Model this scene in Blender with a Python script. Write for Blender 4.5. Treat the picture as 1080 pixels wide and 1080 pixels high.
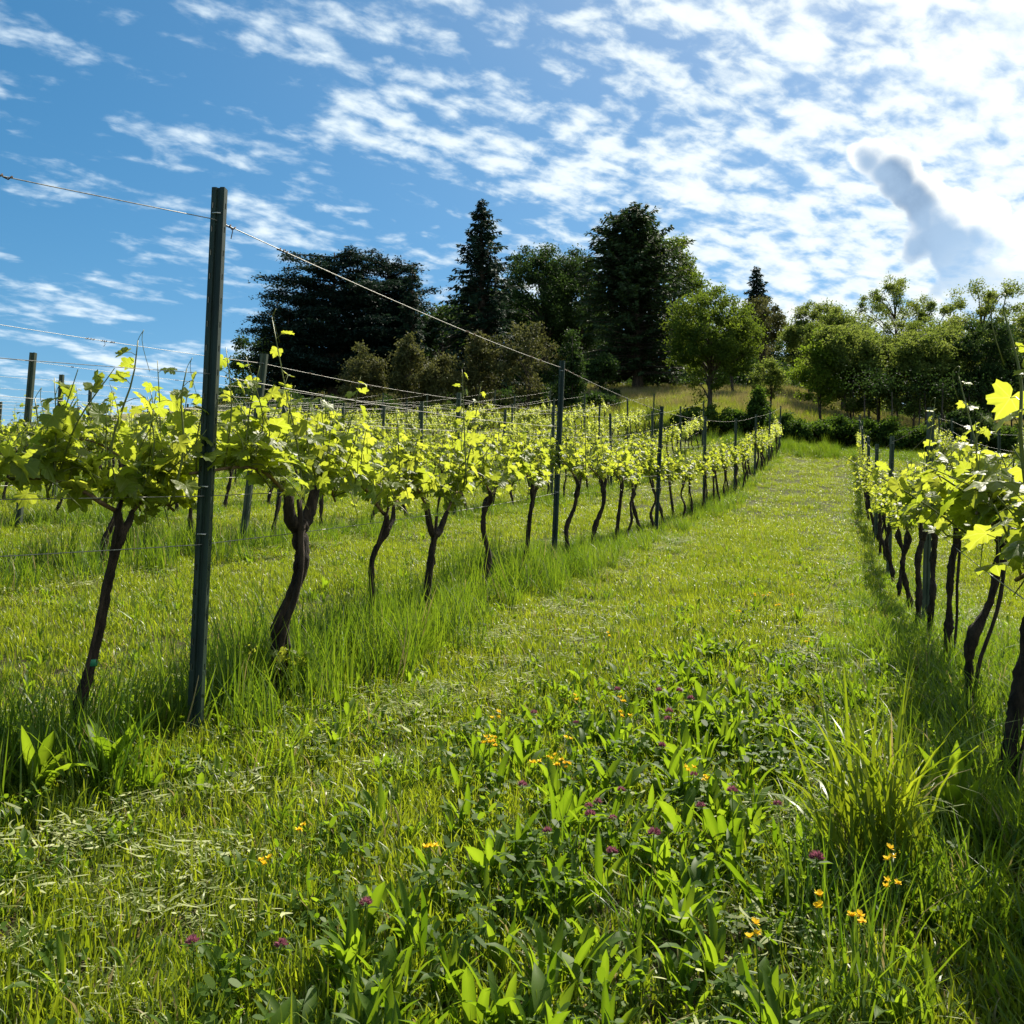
import bpy, math, random
import numpy as np
from mathutils import Vector, Matrix

R = math.radians
scene = bpy.context.scene
for o in list(bpy.data.objects):
    bpy.data.objects.remove(o)

# ------------------------------------------------------------------ camera
EYE = 1.08
PITCH, YAW = 4.0, 18.7
FPX = 1050.0
cam_data = bpy.data.cameras.new("camera")
cam_data.lens = 35.0
cam_data.sensor_width = 36.0
cam_data.clip_start = 0.05
cam_data.clip_end = 3000.0
cam = bpy.data.objects.new("camera", cam_data)
scene.collection.objects.link(cam)
cam.location = (0, 0, EYE)
cam.rotation_euler = (R(90 + PITCH), 0, R(YAW))
scene.camera = cam

# ------------------------------------------------------------------ sun, sky, exposure
SUN_EL, SUN_AZ = 50.0, 15.0           # azimuth clockwise from +Y (the direction of the rows)
sun_dir = Vector((math.sin(R(SUN_AZ)) * math.cos(R(SUN_EL)), math.cos(R(SUN_AZ)) * math.cos(R(SUN_EL)), math.sin(R(SUN_EL))))
sun_data = bpy.data.lights.new("sun", 'SUN')
sun_data.energy = 4.9
sun_data.angle = R(0.55)
sun_data.color = (1.0, 0.93, 0.79)
sun = bpy.data.objects.new("sun", sun_data)
scene.collection.objects.link(sun)
sun.rotation_euler = (-sun_dir).to_track_quat('-Z', 'Y').to_euler()
sun.location = (20, 30, 60)

scene.view_settings.view_transform = 'Standard'
scene.view_settings.look = 'None'
scene.view_settings.exposure = 1.12
scene.view_settings.gamma = 1.0
scene.view_settings.use_curve_mapping = False
scene.cycles.max_bounces = 7
scene.cycles.diffuse_bounces = 3
scene.cycles.glossy_bounces = 2
scene.cycles.transmission_bounces = 5
scene.cycles.transparent_max_bounces = 4
scene.cycles.use_denoising = True
scene.cycles.sample_clamp_indirect = 6.0
scene.render.film_transparent = False


class NT:
    """small helper to write node trees"""
    def __init__(self, tree):
        self.t = tree
        tree.nodes.clear()

    def n(self, typ, **kw):
        nd = self.t.nodes.new(typ)
        for k, v in kw.items():
            if k == 'i':
                for kk, vv in v.items():
                    if isinstance(vv, bpy.types.NodeSocket):
                        self.t.links.new(vv, nd.inputs[kk])
                    else:
                        nd.inputs[kk].default_value = vv
            else:
                setattr(nd, k, v)
        return nd

    def m(self, op, a, b=None, c=None, clamp=False):
        nd = self.t.nodes.new('ShaderNodeMath')
        nd.operation = op
        nd.use_clamp = clamp
        for k, v in enumerate((a, b, c)):
            if v is None:
                continue
            if isinstance(v, bpy.types.NodeSocket):
                self.t.links.new(v, nd.inputs[k])
            else:
                nd.inputs[k].default_value = v
        return nd.outputs[0]

    def dot(self, a, vec):
        nd = self.t.nodes.new('ShaderNodeVectorMath')
        nd.operation = 'DOT_PRODUCT'
        self.t.links.new(a, nd.inputs[0])
        nd.inputs[1].default_value = vec
        return nd.outputs['Value']

    def mr(self, v, a, b, c=0.0, d=1.0, smooth=True):
        nd = self.t.nodes.new('ShaderNodeMapRange')
        nd.interpolation_type = 'SMOOTHSTEP' if smooth else 'LINEAR'
        self.t.links.new(v, nd.inputs[0])
        for k, x in zip((1, 2, 3, 4), (a, b, c, d)):
            nd.inputs[k].default_value = x
        return nd.outputs[0]

    def mix(self, f, a, b, blend='MIX'):
        nd = self.t.nodes.new('ShaderNodeMix')
        nd.data_type = 'RGBA'
        nd.blend_type = blend
        for k, v in ((0, f), (6, a), (7, b)):
            if isinstance(v, bpy.types.NodeSocket):
                self.t.links.new(v, nd.inputs[k])
            else:
                nd.inputs[k].default_value = v if k == 0 else (tuple(v) + (1.0,) if len(v) == 3 else v)
        return nd.outputs[2]

    def link(self, a, b):
        self.t.links.new(a, b)


def cam_dir(px, py):
    """world direction of a photograph pixel; used once to find where clouds and trees stand"""
    v = Vector(((px - 540) / FPX, (540 - py) / FPX, -1.0))
    return (cam.rotation_euler.to_matrix() @ v).normalized()


world = bpy.data.worlds.new("World")
scene.world = world
world.use_nodes = True
W = NT(world.node_tree)
sky = W.n('ShaderNodeTexSky', sky_type='NISHITA', sun_disc=False, sun_elevation=R(SUN_EL), sun_rotation=R(SUN_AZ),
          altitude=300.0, air_density=1.0, dust_density=0.6, ozone_density=1.6)
hsv = W.n('ShaderNodeHueSaturation', i={'Hue': 0.488, 'Saturation': 1.38, 'Value': 1.0, 'Color': sky.outputs[0]})
gen = W.n('ShaderNodeTexCoord').outputs['Generated']
sep = W.n('ShaderNodeSeparateXYZ', i={0: gen})
zz = W.m('ADD', W.m('MAXIMUM', sep.outputs[2], 0.0), 0.16)
cx = W.m('DIVIDE', sep.outputs[0], zz)
cy = W.m('DIVIDE', sep.outputs[1], zz)
cp = W.n('ShaderNodeCombineXYZ', i={0: cx, 1: cy, 2: 0.0}).outputs[0]
# altocumulus: streaks on the open blue side, packed puffs towards the sun


def plane_pt(px, py):
    d = cam_dir(px, py)
    return np.array([d.x, d.y]) / (d.z + .16)


sd = plane_pt(275, 140) - plane_pt(0, 65)
s_ang = math.atan2(sd[1], sd[0])
rot = W.n('ShaderNodeMapping', vector_type='TEXTURE', i={'Vector': cp, 'Rotation': (0, 0, s_ang)}).outputs[0]
m_str = W.n('ShaderNodeMapping', i={'Vector': rot, 'Scale': (1.15, 2.1, 1.0), 'Location': (2.3, 0.9, 0)}).outputs[0]
m_pf = W.n('ShaderNodeMapping', i={'Vector': rot, 'Scale': (0.9, 1.3, 1.0), 'Location': (1.2, 4.4, 0)}).outputs[0]
n_big = W.n('ShaderNodeTexNoise', i={'Vector': m_pf, 'Scale': 1.5, 'Detail': 2.0, 'Roughness': 0.5}).outputs[0]
n_str = W.n('ShaderNodeTexNoise', i={'Vector': m_str, 'Scale': 3.2, 'Detail': 7.0, 'Roughness': 0.55, 'Distortion': 0.15}).outputs[0]
n_mid = W.n('ShaderNodeTexNoise', i={'Vector': m_pf, 'Scale': 6.5, 'Detail': 5.0, 'Roughness': 0.5}).outputs[0]
n_puff = W.n('ShaderNodeTexNoise', i={'Vector': m_pf, 'Scale': 16.0, 'Detail': 7.0, 'Roughness': 0.55, 'Distortion': 0.2}).outputs[0]
rgt = Vector((math.cos(R(YAW)), math.sin(R(YAW)), 0))
lat = W.dot(gen, tuple(rgt))
rightness = W.mr(lat, -0.36, 0.10)
d_left = W.m('ADD', W.m('MULTIPLY', n_str, 0.72), W.m('MULTIPLY', n_big, 0.28))
d_left = W.m('ADD', W.m('MULTIPLY', d_left, 0.74), W.m('MULTIPLY', n_puff, 0.26))
d_left = W.m('ADD', d_left, 0.004)
d_right = W.m('ADD', W.m('ADD', W.m('MULTIPLY', n_big, 0.22), W.m('MULTIPLY', n_mid, 0.34)), W.m('MULTIPLY', n_puff, 0.44))
d_right = W.m('ADD', d_right, W.mr(lat, -0.1, 0.45, 0.02, 0.14, smooth=False))
dens = W.m('ADD', W.m('MULTIPLY', d_left, W.m('SUBTRACT', 1.0, rightness)), W.m('MULTIPLY', d_right, rightness))
cover = W.mr(dens, 0.50, 0.63)
thick = W.mr(dens, 0.56, 0.72)
sun_near = W.m('POWER', W.m('MAXIMUM', W.dot(gen, tuple(sun_dir)), 0.0), 5.0)
cl_thin = W.mix(sun_near, (6.8, 8.2, 9.3), (8.4, 9.0, 8.9))
cl_full = W.mix(sun_near, (8.5, 9.0, 8.6), (9.3, 9.4, 8.5))
cl_col = W.mix(thick, cl_thin, cl_full)
cl_col = W.mix(W.mr(n_puff, 0.55, 0.36, 0.0, 0.7), cl_col, (5.9, 7.3, 8.8))
c1 = W.mix(W.m('MULTIPLY', cover, 0.96), hsv.outputs[0], cl_col)
# glare of the sun through thin cloud
c1 = W.mix(W.m('MULTIPLY', W.m('POWER', sun_near, 1.6), 0.2, clamp=True), c1, (11.0, 11.0, 9.9))

# one heavy cumulus with a grey belly, low towards the sun
F = cam_dir(985, 210)
U = Vector((0, 0, 1))
RT = F.cross(U).normalized()
UP = RT.cross(F).normalized()
fd = W.m('MAXIMUM', W.dot(gen, tuple(F)), 0.05)
ua = W.m('DIVIDE', W.dot(gen, tuple(RT)), fd)
ub = W.m('DIVIDE', W.dot(gen, tuple(UP)), fd)
uv = W.n('ShaderNodeCombineXYZ', i={0: ua, 1: ub, 2: 0.0}).outputs[0]
nz = W.n('ShaderNodeTexNoise', i={'Vector': uv, 'Scale': 15.0, 'Detail': 9.0, 'Roughness': 0.64}).outputs[0]
nz2 = W.n('ShaderNodeTexNoise', i={'Vector': uv, 'Scale': 10.0, 'Detail': 2.0, 'Roughness': 0.5}).outputs[0]


def ucoord(px, py):
    d = cam_dir(px, py)
    return d.dot(RT) / d.dot(F), d.dot(UP) / d.dot(F)


def capsule(A, B, ra, rb):
    ax, ay = ucoord(*A)
    bx, by = ucoord(*B)
    dx, dy = bx - ax, by - ay
    L2 = dx * dx + dy * dy
    t = W.m('DIVIDE', W.m('ADD', W.m('MULTIPLY', W.m('SUBTRACT', ua, ax), dx), W.m('MULTIPLY', W.m('SUBTRACT', ub, ay), dy)), L2, clamp=True)
    ex = W.m('SUBTRACT', W.m('SUBTRACT', ua, ax), W.m('MULTIPLY', t, dx))
    ey = W.m('SUBTRACT', W.m('SUBTRACT', ub, ay), W.m('MULTIPLY', t, dy))
    dist = W.m('SQRT', W.m('ADD', W.m('MULTIPLY', ex, ex), W.m('MULTIPLY', ey, ey)))
    rad = W.m('ADD', W.m('MULTIPLY', t, (rb - ra) / FPX), ra / FPX)
    return W.m('SUBTRACT', rad, dist), t


inside, tpar = capsule((945, 162), (1066, 300), 31, 62)
vo1 = W.n('ShaderNodeTexVoronoi', feature='SMOOTH_F1', i={'Vector': uv, 'Scale': 24.0, 'Smoothness': 0.25}).outputs['Distance']
vo2 = W.n('ShaderNodeTexVoronoi', feature='SMOOTH_F1', i={'Vector': uv, 'Scale': 58.0, 'Smoothness': 0.2}).outputs['Distance']
lobes = W.m('ADD', W.m('MULTIPLY', W.m('SUBTRACT', 0.42, vo1), 0.052), W.m('MULTIPLY', W.m('SUBTRACT', 0.42, vo2), 0.020))
edge = W.m('ADD', W.m('ADD', inside, lobes), W.m('MULTIPLY', W.m('SUBTRACT', nz, 0.5), 0.045))
edge = W.m('ADD', edge, W.m('MULTIPLY', W.m('SUBTRACT', nz2, 0.5), 0.05))
cmask = W.m('MULTIPLY', W.mr(edge, -0.003, 0.007), W.mr(tpar, 0.55, 1.0, 1.0, 0.35))
core, _t = capsule((937, 180), (1040, 328), 28, 52)
core = W.m('ADD', core, W.m('ADD', lobes, W.m('MULTIPLY', W.m('SUBTRACT', nz, 0.5), 0.05)))
belly = W.mr(core, -0.014, 0.026)
grey = W.mix(W.mr(W.m('ADD', W.m('MULTIPLY', nz, .6), W.m('MULTIPLY', nz2, .4)), 0.36, 0.64), (2.0, 3.1, 4.7), (3.4, 4.8, 6.6))
grey = W.mix(W.mr(tpar, .25, 1.0, 0.0, .9), grey, (4.0, 5.9, 8.2))
cum = W.mix(belly, (12.2, 12.1, 11.2), grey)
c2 = W.mix(cmask, c1, cum)
bg = W.n('ShaderNodeBackground', i={'Color': c2, 'Strength': 0.0545})
wo = W.n('ShaderNodeOutputWorld')
W.link(bg.outputs[0], wo.inputs[0])

# ------------------------------------------------------------------ terrain
EY = np.array([0, 18, 22, 27, 33, 41.5, 50, 60, 70, 85, 110, 160, 400.])
EZ = np.array([0, 0, .07, .27, .72, 1.5, 2.5, 4.2, 5.6, 7.2, 8.2, 4.0, -30.])


def sst(a, b, x):
    t = np.clip((np.asarray(x, float) - a) / (b - a), 0, 1)
    return t * t * (3 - 2 * t)


def terrain(x, y):
    x = np.asarray(x, float)
    y = np.asarray(y, float)
    z = 0.114 * np.clip(y, -60, 120)
    t = np.clip(-x - 1.5, 0, None)
    z = z + 0.115 * 22 * (1 - np.exp(-t / 22))
    z = z + np.interp(y, EY, EZ) * (1 - 0.42 * sst(-5, 6, x))
    z = z - 0.30 * sst(-1.0, 0.6, x) * sst(5, 10, y) * (1 - sst(25, 42, y))
    z = z - 0.05 * np.clip(x - 1.5, 0, 60)
    z = z - 6.0 * sst(-45, -140, x)
    z = z + 0.025 * np.sin(x * 2.1 + y * 0.7) * np.sin(y * 1.3 - x * .4) + 0.06 * np.sin(x * .31 + 1.7) * np.sin(y * .27)
    return z


def tz(x, y):
    return float(terrain(x, y))


def ground_at(px, depth):
    """ground point seen in column px of the photograph at this depth along the lens axis"""
    c, s = math.cos(R(YAW)), math.sin(R(YAW))
    r = (px - 540) / FPX * depth
    x, y = r * c - depth * s, r * s + depth * c
    return x, y


# ------------------------------------------------------------------ object helpers
def tag(o, label=None, cat=None, group=None, kind=None):
    if label: o['label'] = label
    if cat: o['category'] = cat
    if group: o['group'] = group
    if kind: o['kind'] = kind
    return o


def empty(name, loc, rz=0.0, scale=None):
    o = bpy.data.objects.new(name, None)
    o.empty_display_size = 0.1
    scene.collection.objects.link(o)
    o.location = loc
    o.rotation_euler = (0, 0, rz)
    if scale: o.scale = scale
    return o


def link(name, mesh, parent=None):
    o = bpy.data.objects.new(name, mesh)
    scene.collection.objects.link(o)
    if parent: o.parent = parent
    return o


def copy_tree(o, parent=None):
    c = o.copy()
    scene.collection.objects.link(c)
    c.parent = parent
    for ch in list(o.children):
        copy_tree(ch, c)
    return c


class MB:
    """collects numpy vertices and faces, links them as one mesh"""
    def __init__(self):
        self.v, self.f, self.n, self.att, self.uv, self.mi = [], [], 0, [], [], []

    def add(self, V, Fs, tint=0.5, uv=None, mat=0):
        V = np.asarray(V, float).reshape(-1, 3)
        for Fa in Fs:
            Fa = np.asarray(Fa, np.int64)
            if len(Fa):
                self.f.append(Fa + self.n)
                self.mi.append(np.full(len(Fa), mat, np.int32))
        self.v.append(V)
        self.n += len(V)
        self.att.append(np.broadcast_to(np.asarray(tint, float), (len(V),)))
        self.uv.append(np.zeros((len(V), 2)) if uv is None else np.asarray(uv, float))

    def mesh(self, name, mats, smooth=True):
        me = bpy.data.meshes.new(name)
        V = np.concatenate(self.v)
        lv = np.concatenate([f.ravel() for f in self.f])
        cnt = np.concatenate([np.full(len(f), f.shape[1]) for f in self.f])
        st = np.concatenate([[0], np.cumsum(cnt)[:-1]])
        me.vertices.add(len(V))
        me.vertices.foreach_set('co', V.ravel())
        me.loops.add(len(lv))
        me.loops.foreach_set('vertex_index', lv.astype(np.int32))
        me.polygons.add(len(cnt))
        me.polygons.foreach_set('loop_start', st.astype(np.int32))
        me.polygons.foreach_set('loop_total', cnt.astype(np.int32))
        me.polygons.foreach_set('material_index', np.concatenate(self.mi))
        me.polygons.foreach_set('use_smooth', np.full(len(cnt), smooth))
        a = me.attributes.new('tint', 'FLOAT', 'POINT')
        a.data.foreach_set('value', np.concatenate(self.att).astype(np.float32))
        ul = me.uv_layers.new(name='UVMap')
        ul.data.foreach_set('uv', np.concatenate(self.uv)[lv].astype(np.float32).ravel())
        for m in (mats if isinstance(mats, (list, tuple)) else [mats]):
            me.materials.append(m)
        me.update()
        me.validate()
        return me

    def tube(self, pts, rad, seg=6, tint=0.5, rough=0.0, rng=None, cap=True, mat=0):
        pts = np.asarray(pts, float)
        n = len(pts)
        rad = np.broadcast_to(np.asarray(rad, float), (n,))
        d = np.gradient(pts, axis=0)
        d /= np.linalg.norm(d, axis=1)[:, None] + 1e-12
        ref = np.array([0.31, 0.95, 0.05]) if abs(d[0][1]) < 0.8 else np.array([0.95, 0.1, 0.3])
        a = np.cross(d, ref)
        a /= np.linalg.norm(a, axis=1)[:, None] + 1e-12
        b = np.cross(d, a)
        th = np.arange(seg) / seg * 2 * np.pi
        rr = rad[:, None] * np.ones((n, seg))
        if rough and rng is not None:
            rr = rr * (1 + rough * rng.normal(size=(n, seg)))
        V = pts[:, None, :] + rr[..., None] * (np.cos(th)[None, :, None] * a[:, None, :] + np.sin(th)[None, :, None] * b[:, None, :])
        i = np.arange(n - 1)[:, None] * seg
        j = np.arange(seg)[None, :]
        j2 = (j + 1) % seg
        q = np.stack([i + j, i + j2, i + seg + j2, i + seg + j], -1).reshape(-1, 4)
        Fs = [q]
        V = V.reshape(-1, 3)
        if cap:
            V = np.vstack([V, pts[0], pts[-1]])
            c0, c1_ = n * seg, n * seg + 1
            jj = np.arange(seg)
            Fs.append(np.stack([(jj + 1) % seg, jj, np.full(seg, c0)], -1))
            Fs.append(np.stack([(n - 1) * seg + jj, (n - 1) * seg + (jj + 1) % seg, np.full(seg, c1_)], -1))
        self.add(V, Fs, tint, mat=mat)

    def box(self, c, s, tint=0.5, mat=0):
        c, s = np.asarray(c, float), np.asarray(s, float) / 2
        V = np.array([[x, y, z] for z in (-1, 1) for y in (-1, 1) for x in (-1, 1)], float) * s + c
        Fq = np.array([[0, 2, 3, 1], [4, 5, 7, 6], [0, 1, 5, 4], [2, 6, 7, 3], [0, 4, 6, 2], [1, 3, 7, 5]])
        self.add(V, [Fq], tint, mat=mat)


def unit(v):
    return v / (np.linalg.norm(v, axis=-1, keepdims=True) + 1e-12)


def curve_pts(ctrl, n):
    """smooth curve through control points"""
    ctrl = np.asarray(ctrl, float)
    m = len(ctrl)
    if m == 2:
        return ctrl[0] + np.linspace(0, 1, n)[:, None] * (ctrl[1] - ctrl[0])
    P = np.vstack([2 * ctrl[0] - ctrl[1], ctrl, 2 * ctrl[-1] - ctrl[-2]])
    out = []
    for t in np.linspace(0, m - 1 - 1e-9, n):
        k = int(t)
        u = t - k
        p0, p1, p2, p3 = P[k:k + 4]
        out.append(0.5 * (2 * p1 + (p2 - p0) * u + (2 * p0 - 5 * p1 + 4 * p2 - p3) * u * u + (3 * p1 - p0 - 3 * p2 + p3) * u ** 3))
    return np.array(out)


def cards(mb, P, T, N, L, Wd, tint, shape='diamond', fold=0.15):
    """leaf-sized faces: P base points, T direction, N normal, L length, Wd width"""
    T = unit(np.asarray(T, float))
    B = unit(np.cross(N, T))
    N = np.cross(T, B)
    n = len(P)
    L = np.broadcast_to(L, (n,))[:, None]
    Wd = np.broadcast_to(Wd, (n,))[:, None]
    if shape == 'diamond':
        V = np.stack([P, P + T * L * .5 + B * Wd * .5 + N * Wd * fold, P + T * L, P + T * L * .5 - B * Wd * .5 + N * Wd * fold], 1)
        k = 4
        F1 = [np.arange(n)[:, None] * k + np.array([0, 1, 2, 3])[None]]
    else:  # leaf: six points
        V = np.stack([P, P + T * L * .3 + B * Wd * .42 + N * Wd * fold, P + T * L * .68 + B * Wd * .36 + N * Wd * fold, P + T * L - N * L * .08,
                      P + T * L * .68 - B * Wd * .36 + N * Wd * fold, P + T * L * .3 - B * Wd * .42 + N * Wd * fold], 1)
        k = 6
        F1 = [np.arange(n)[:, None] * k + np.array([0, 1, 2, 3])[None], np.arange(n)[:, None] * k + np.array([0, 3, 4, 5])[None]]
    mb.add(V.reshape(-1, 3), F1, np.repeat(np.broadcast_to(tint, (n,)), k))


# ------------------------------------------------------------------ materials
def new_mat(name):
    m = bpy.data.materials.new(name)
    m.use_nodes = True
    return m, NT(m.node_tree)


def rgba(c):
    return tuple(c) + (1.0,)


def leaf_mat(name, dark, light, trans_dark, trans_light, tf=0.45, rough=0.42, spec=0.4, veins=False, noise=3.0, rnd=0.0, straw=False):
    """front colour and colour of the light that comes through; 'tint' (per leaf) picks between the two"""
    m, T = new_mat(name)
    at = T.n('ShaderNodeAttribute', attribute_name='tint').outputs['Fac']
    pos = T.n('ShaderNodeNewGeometry').outputs['Position']
    nz = T.n('ShaderNodeTexNoise', i={'Vector': pos, 'Scale': noise, 'Detail': 2.0}).outputs[0]
    f = T.m('ADD', at, T.m('MULTIPLY', T.m('SUBTRACT', nz, 0.5), 0.7))
    if rnd:
        oi = T.n('ShaderNodeObjectInfo').outputs['Random']
        f = T.m('ADD', f, T.m('MULTIPLY', T.m('SUBTRACT', oi, 0.5), rnd))
    f = T.m('ADD', f, 0.0, clamp=True)
    c = T.mix(f, dark, light)
    ct = T.mix(f, trans_dark, trans_light)
    if veins:
        uvs = T.n('ShaderNodeUVMap').outputs[0]
        s2 = T.n('ShaderNodeSeparateXYZ', i={0: uvs})
        ang = T.m('ARCTAN2', s2.outputs[0], T.m('ADD', s2.outputs[1], 0.02))
        w = T.m('ABSOLUTE', T.m('SUBTRACT', T.m('FRACT', T.m('ADD', T.m('DIVIDE', ang, 0.89), 0.5)), 0.5))
        rr = T.m('SQRT', T.m('ADD', T.m('MULTIPLY', s2.outputs[0], s2.outputs[0]), T.m('MULTIPLY', s2.outputs[1], s2.outputs[1])))
        vein = T.mr(T.m('MULTIPLY', w, rr), 0.008, 0.03, 1.0, 0.0)
        ct = T.mix(T.m('MULTIPLY', vein, 0.45), ct, (0.55, 0.60, 0.12))
        c = T.mix(T.m('MULTIPLY', vein, 0.3), c, (0.22, 0.30, 0.07))
        hb = T.n('ShaderNodeTexNoise', i={'Vector': pos, 'Scale': 90.0, 'Detail': 2.0}).outputs[0]
        bump = T.n('ShaderNodeBump', i={'Strength': 0.35, 'Distance': 0.004, 'Height': T.m('SUBTRACT', hb, T.m('MULTIPLY', vein, 0.5))}).outputs[0]
    if straw:
        st = T.mr(at, .90, .95)
        c = T.mix(st, c, (.30, .24, .10))
        ct = T.mix(st, ct, (.30, .24, .09))
    p = T.n('ShaderNodeBsdfPrincipled', i={'Base Color': c, 'Roughness': rough, 'Specular IOR Level': spec})
    tr = T.n('ShaderNodeBsdfTranslucent', i={'Color': ct})
    if veins:
        T.link(bump, p.inputs['Normal'])
    mx = T.n('ShaderNodeMixShader', i={0: tf, 1: p.outputs[0], 2: tr.outputs[0]})
    T.link(mx.outputs[0], T.n('ShaderNodeOutputMaterial').inputs[0])
    return m


def solid_mat(name, c1, c2, scale=8.0, rough=0.8, metal=0.0, spec=0.3, bump=0.0, bscale=40.0, stretch=None, detail=5.0):
    m, T = new_mat(name)
    oc = T.n('ShaderNodeTexCoord').outputs['Object']
    v = oc
    if stretch:
        v = T.n('ShaderNodeMapping', i={'Vector': oc, 'Scale': stretch}).outputs[0]
    nz = T.n('ShaderNodeTexNoise', i={'Vector': v, 'Scale': scale, 'Detail': detail, 'Roughness': 0.6}).outputs[0]
    c = T.mix(T.mr(nz, 0.32, 0.68), c1, c2)
    p = T.n('ShaderNodeBsdfPrincipled', i={'Base Color': c, 'Roughness': rough, 'Metallic': metal, 'Specular IOR Level': spec})
    if bump:
        nb = T.n('ShaderNodeTexNoise', i={'Vector': v, 'Scale': bscale, 'Detail': 6.0, 'Roughness': 0.65}).outputs[0]
        T.link(T.n('ShaderNodeBump', i={'Strength': bump, 'Distance': 0.02, 'Height': nb}).outputs[0], p.inputs['Normal'])
    T.link(p.outputs[0], T.n('ShaderNodeOutputMaterial').inputs[0])
    return m


M = {}
M['vine_leaf'] = leaf_mat('vine leaf', (.06, .105, .012), (.13, .17, .016), (.27, .36, .016), (.46, .50, .038), tf=.60, rough=.46, spec=.42, veins=True, noise=6.0)
M['shoot'] = leaf_mat('green shoot', (.10, .14, .02), (.16, .17, .03), (.2, .22, .03), (.3, .3, .05), tf=.2)
M['bark'] = solid_mat('vine bark', (.010, .007, .005), (.055, .038, .026), 34.0, .95, bump=1.0, bscale=60.0, stretch=(1, 1, .25))
M['cane'] = solid_mat('cane bark', (.10, .06, .035), (.20, .135, .08), 60.0, .75, bump=.4, bscale=90.0)
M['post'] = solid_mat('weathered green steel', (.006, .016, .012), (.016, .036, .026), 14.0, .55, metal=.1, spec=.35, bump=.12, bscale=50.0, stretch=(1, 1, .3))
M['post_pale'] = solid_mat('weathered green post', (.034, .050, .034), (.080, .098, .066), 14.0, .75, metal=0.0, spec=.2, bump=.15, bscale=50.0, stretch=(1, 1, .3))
M['zinc'] = solid_mat('galvanised metal', (.42, .43, .42), (.62, .62, .60), 60.0, .35, metal=.85, spec=.5)
M['wire'] = solid_mat('galvanised wire', (.16, .155, .14), (.34, .33, .30), 90.0, .5, metal=.5, spec=.5)
M['tendril'] = solid_mat('dry tendril', (.06, .035, .02), (.14, .085, .045), 50.0, .9)
M['tie'] = solid_mat('green tie', (.02, .16, .08), (.03, .2, .1), 50.0, .5)
M['grass'] = leaf_mat('grass blade', (.066, .118, .0075), (.158, .208, .018), (.20, .285, .007), (.48, .55, .022), tf=.42, rough=.42, spec=.4, noise=.9, rnd=.5, straw=True)
M['tall_grass'] = leaf_mat('uncut grass', (.034, .080, .007), (.095, .155, .014), (.10, .21, .006), (.32, .44, .018), tf=.42, rough=.45, spec=.35, noise=.9, rnd=.5, straw=True)
M['dry_grass'] = leaf_mat('half dry grass', (.18, .16, .055), (.44, .36, .18), (.18, .17, .04), (.40, .33, .13), tf=.35, rough=.6, spec=.2, noise=.9, rnd=.5)
M['weed'] = leaf_mat('broad weed leaf', (.034, .080, .006), (.08, .14, .012), (.13, .24, .005), (.30, .43, .016), tf=.5, rough=.55, spec=.25, noise=3.0, rnd=.4)
M['hay'] = leaf_mat('mown clippings', (.16, .20, .06), (.38, .40, .19), (.22, .26, .06), (.40, .43, .18), tf=.25, rough=.65, spec=.2, noise=8.0, rnd=.5)
M['petal_yellow'] = leaf_mat('yellow petal', (.80, .50, .01), (.90, .66, .02), (.75, .5, .01), (.9, .65, .02), tf=.3, rough=.6, spec=.2)
M['petal_pink'] = leaf_mat('clover bloom', (.16, .04, .06), (.40, .14, .20), (.2, .06, .08), (.4, .15, .2), tf=.3, rough=.6, spec=.2)
M['trunk'] = solid_mat('tree bark', (.035, .027, .02), (.095, .075, .055), 9.0, .95, bump=.8, bscale=18.0, stretch=(1, 1, .3))
M['cedar'] = leaf_mat('cedar needles', (.008, .022, .020), (.022, .052, .040), (.01, .025, .015), (.03, .06, .03), tf=.2, rough=.65, spec=.12, noise=.6)
M['spruce'] = leaf_mat('spruce needles', (.009, .026, .018), (.024, .056, .034), (.012, .03, .015), (.035, .07, .03), tf=.2, rough=.65, spec=.12, noise=.6)
M['fir'] = leaf_mat('fir needles', (.018, .038, .018), (.055, .092, .036), (.02, .05, .01), (.07, .12, .025), tf=.25, rough=.65, spec=.12, noise=.5)
M['oak'] = leaf_mat('dark tree leaf', (.014, .034, .011), (.034, .066, .018), (.025, .055, .01), (.07, .12, .02), tf=.36, rough=.65, spec=.12, noise=.5)
M['walnut'] = leaf_mat('walnut leaf', (.034, .066, .012), (.075, .118, .020), (.09, .15, .012), (.22, .29, .025), tf=.42, rough=.65, spec=.12, noise=.7)
M['acacia'] = leaf_mat('young tree leaf', (.042, .075, .016), (.115, .150, .042), (.12, .19, .018), (.34, .40, .07), tf=.4, rough=.65, spec=.12, noise=.6)
M['lime'] = leaf_mat('yellow green leaf', (.055, .10, .012), (.12, .17, .02), (.14, .25, .012), (.32, .42, .03), tf=.42, rough=.65, spec=.12, noise=.8)
M['olive'] = leaf_mat('olive brown leaf', (.040, .048, .017), (.112, .112, .040), (.06, .07, .015), (.18, .18, .05), tf=.3, rough=.65, spec=.12, noise=.9)
M['bush'] = leaf_mat('bush leaf', (.020, .050, .010), (.060, .105, .018), (.05, .11, .008), (.16, .26, .02), tf=.35, rough=.65, spec=.12, noise=1.0)


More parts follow.
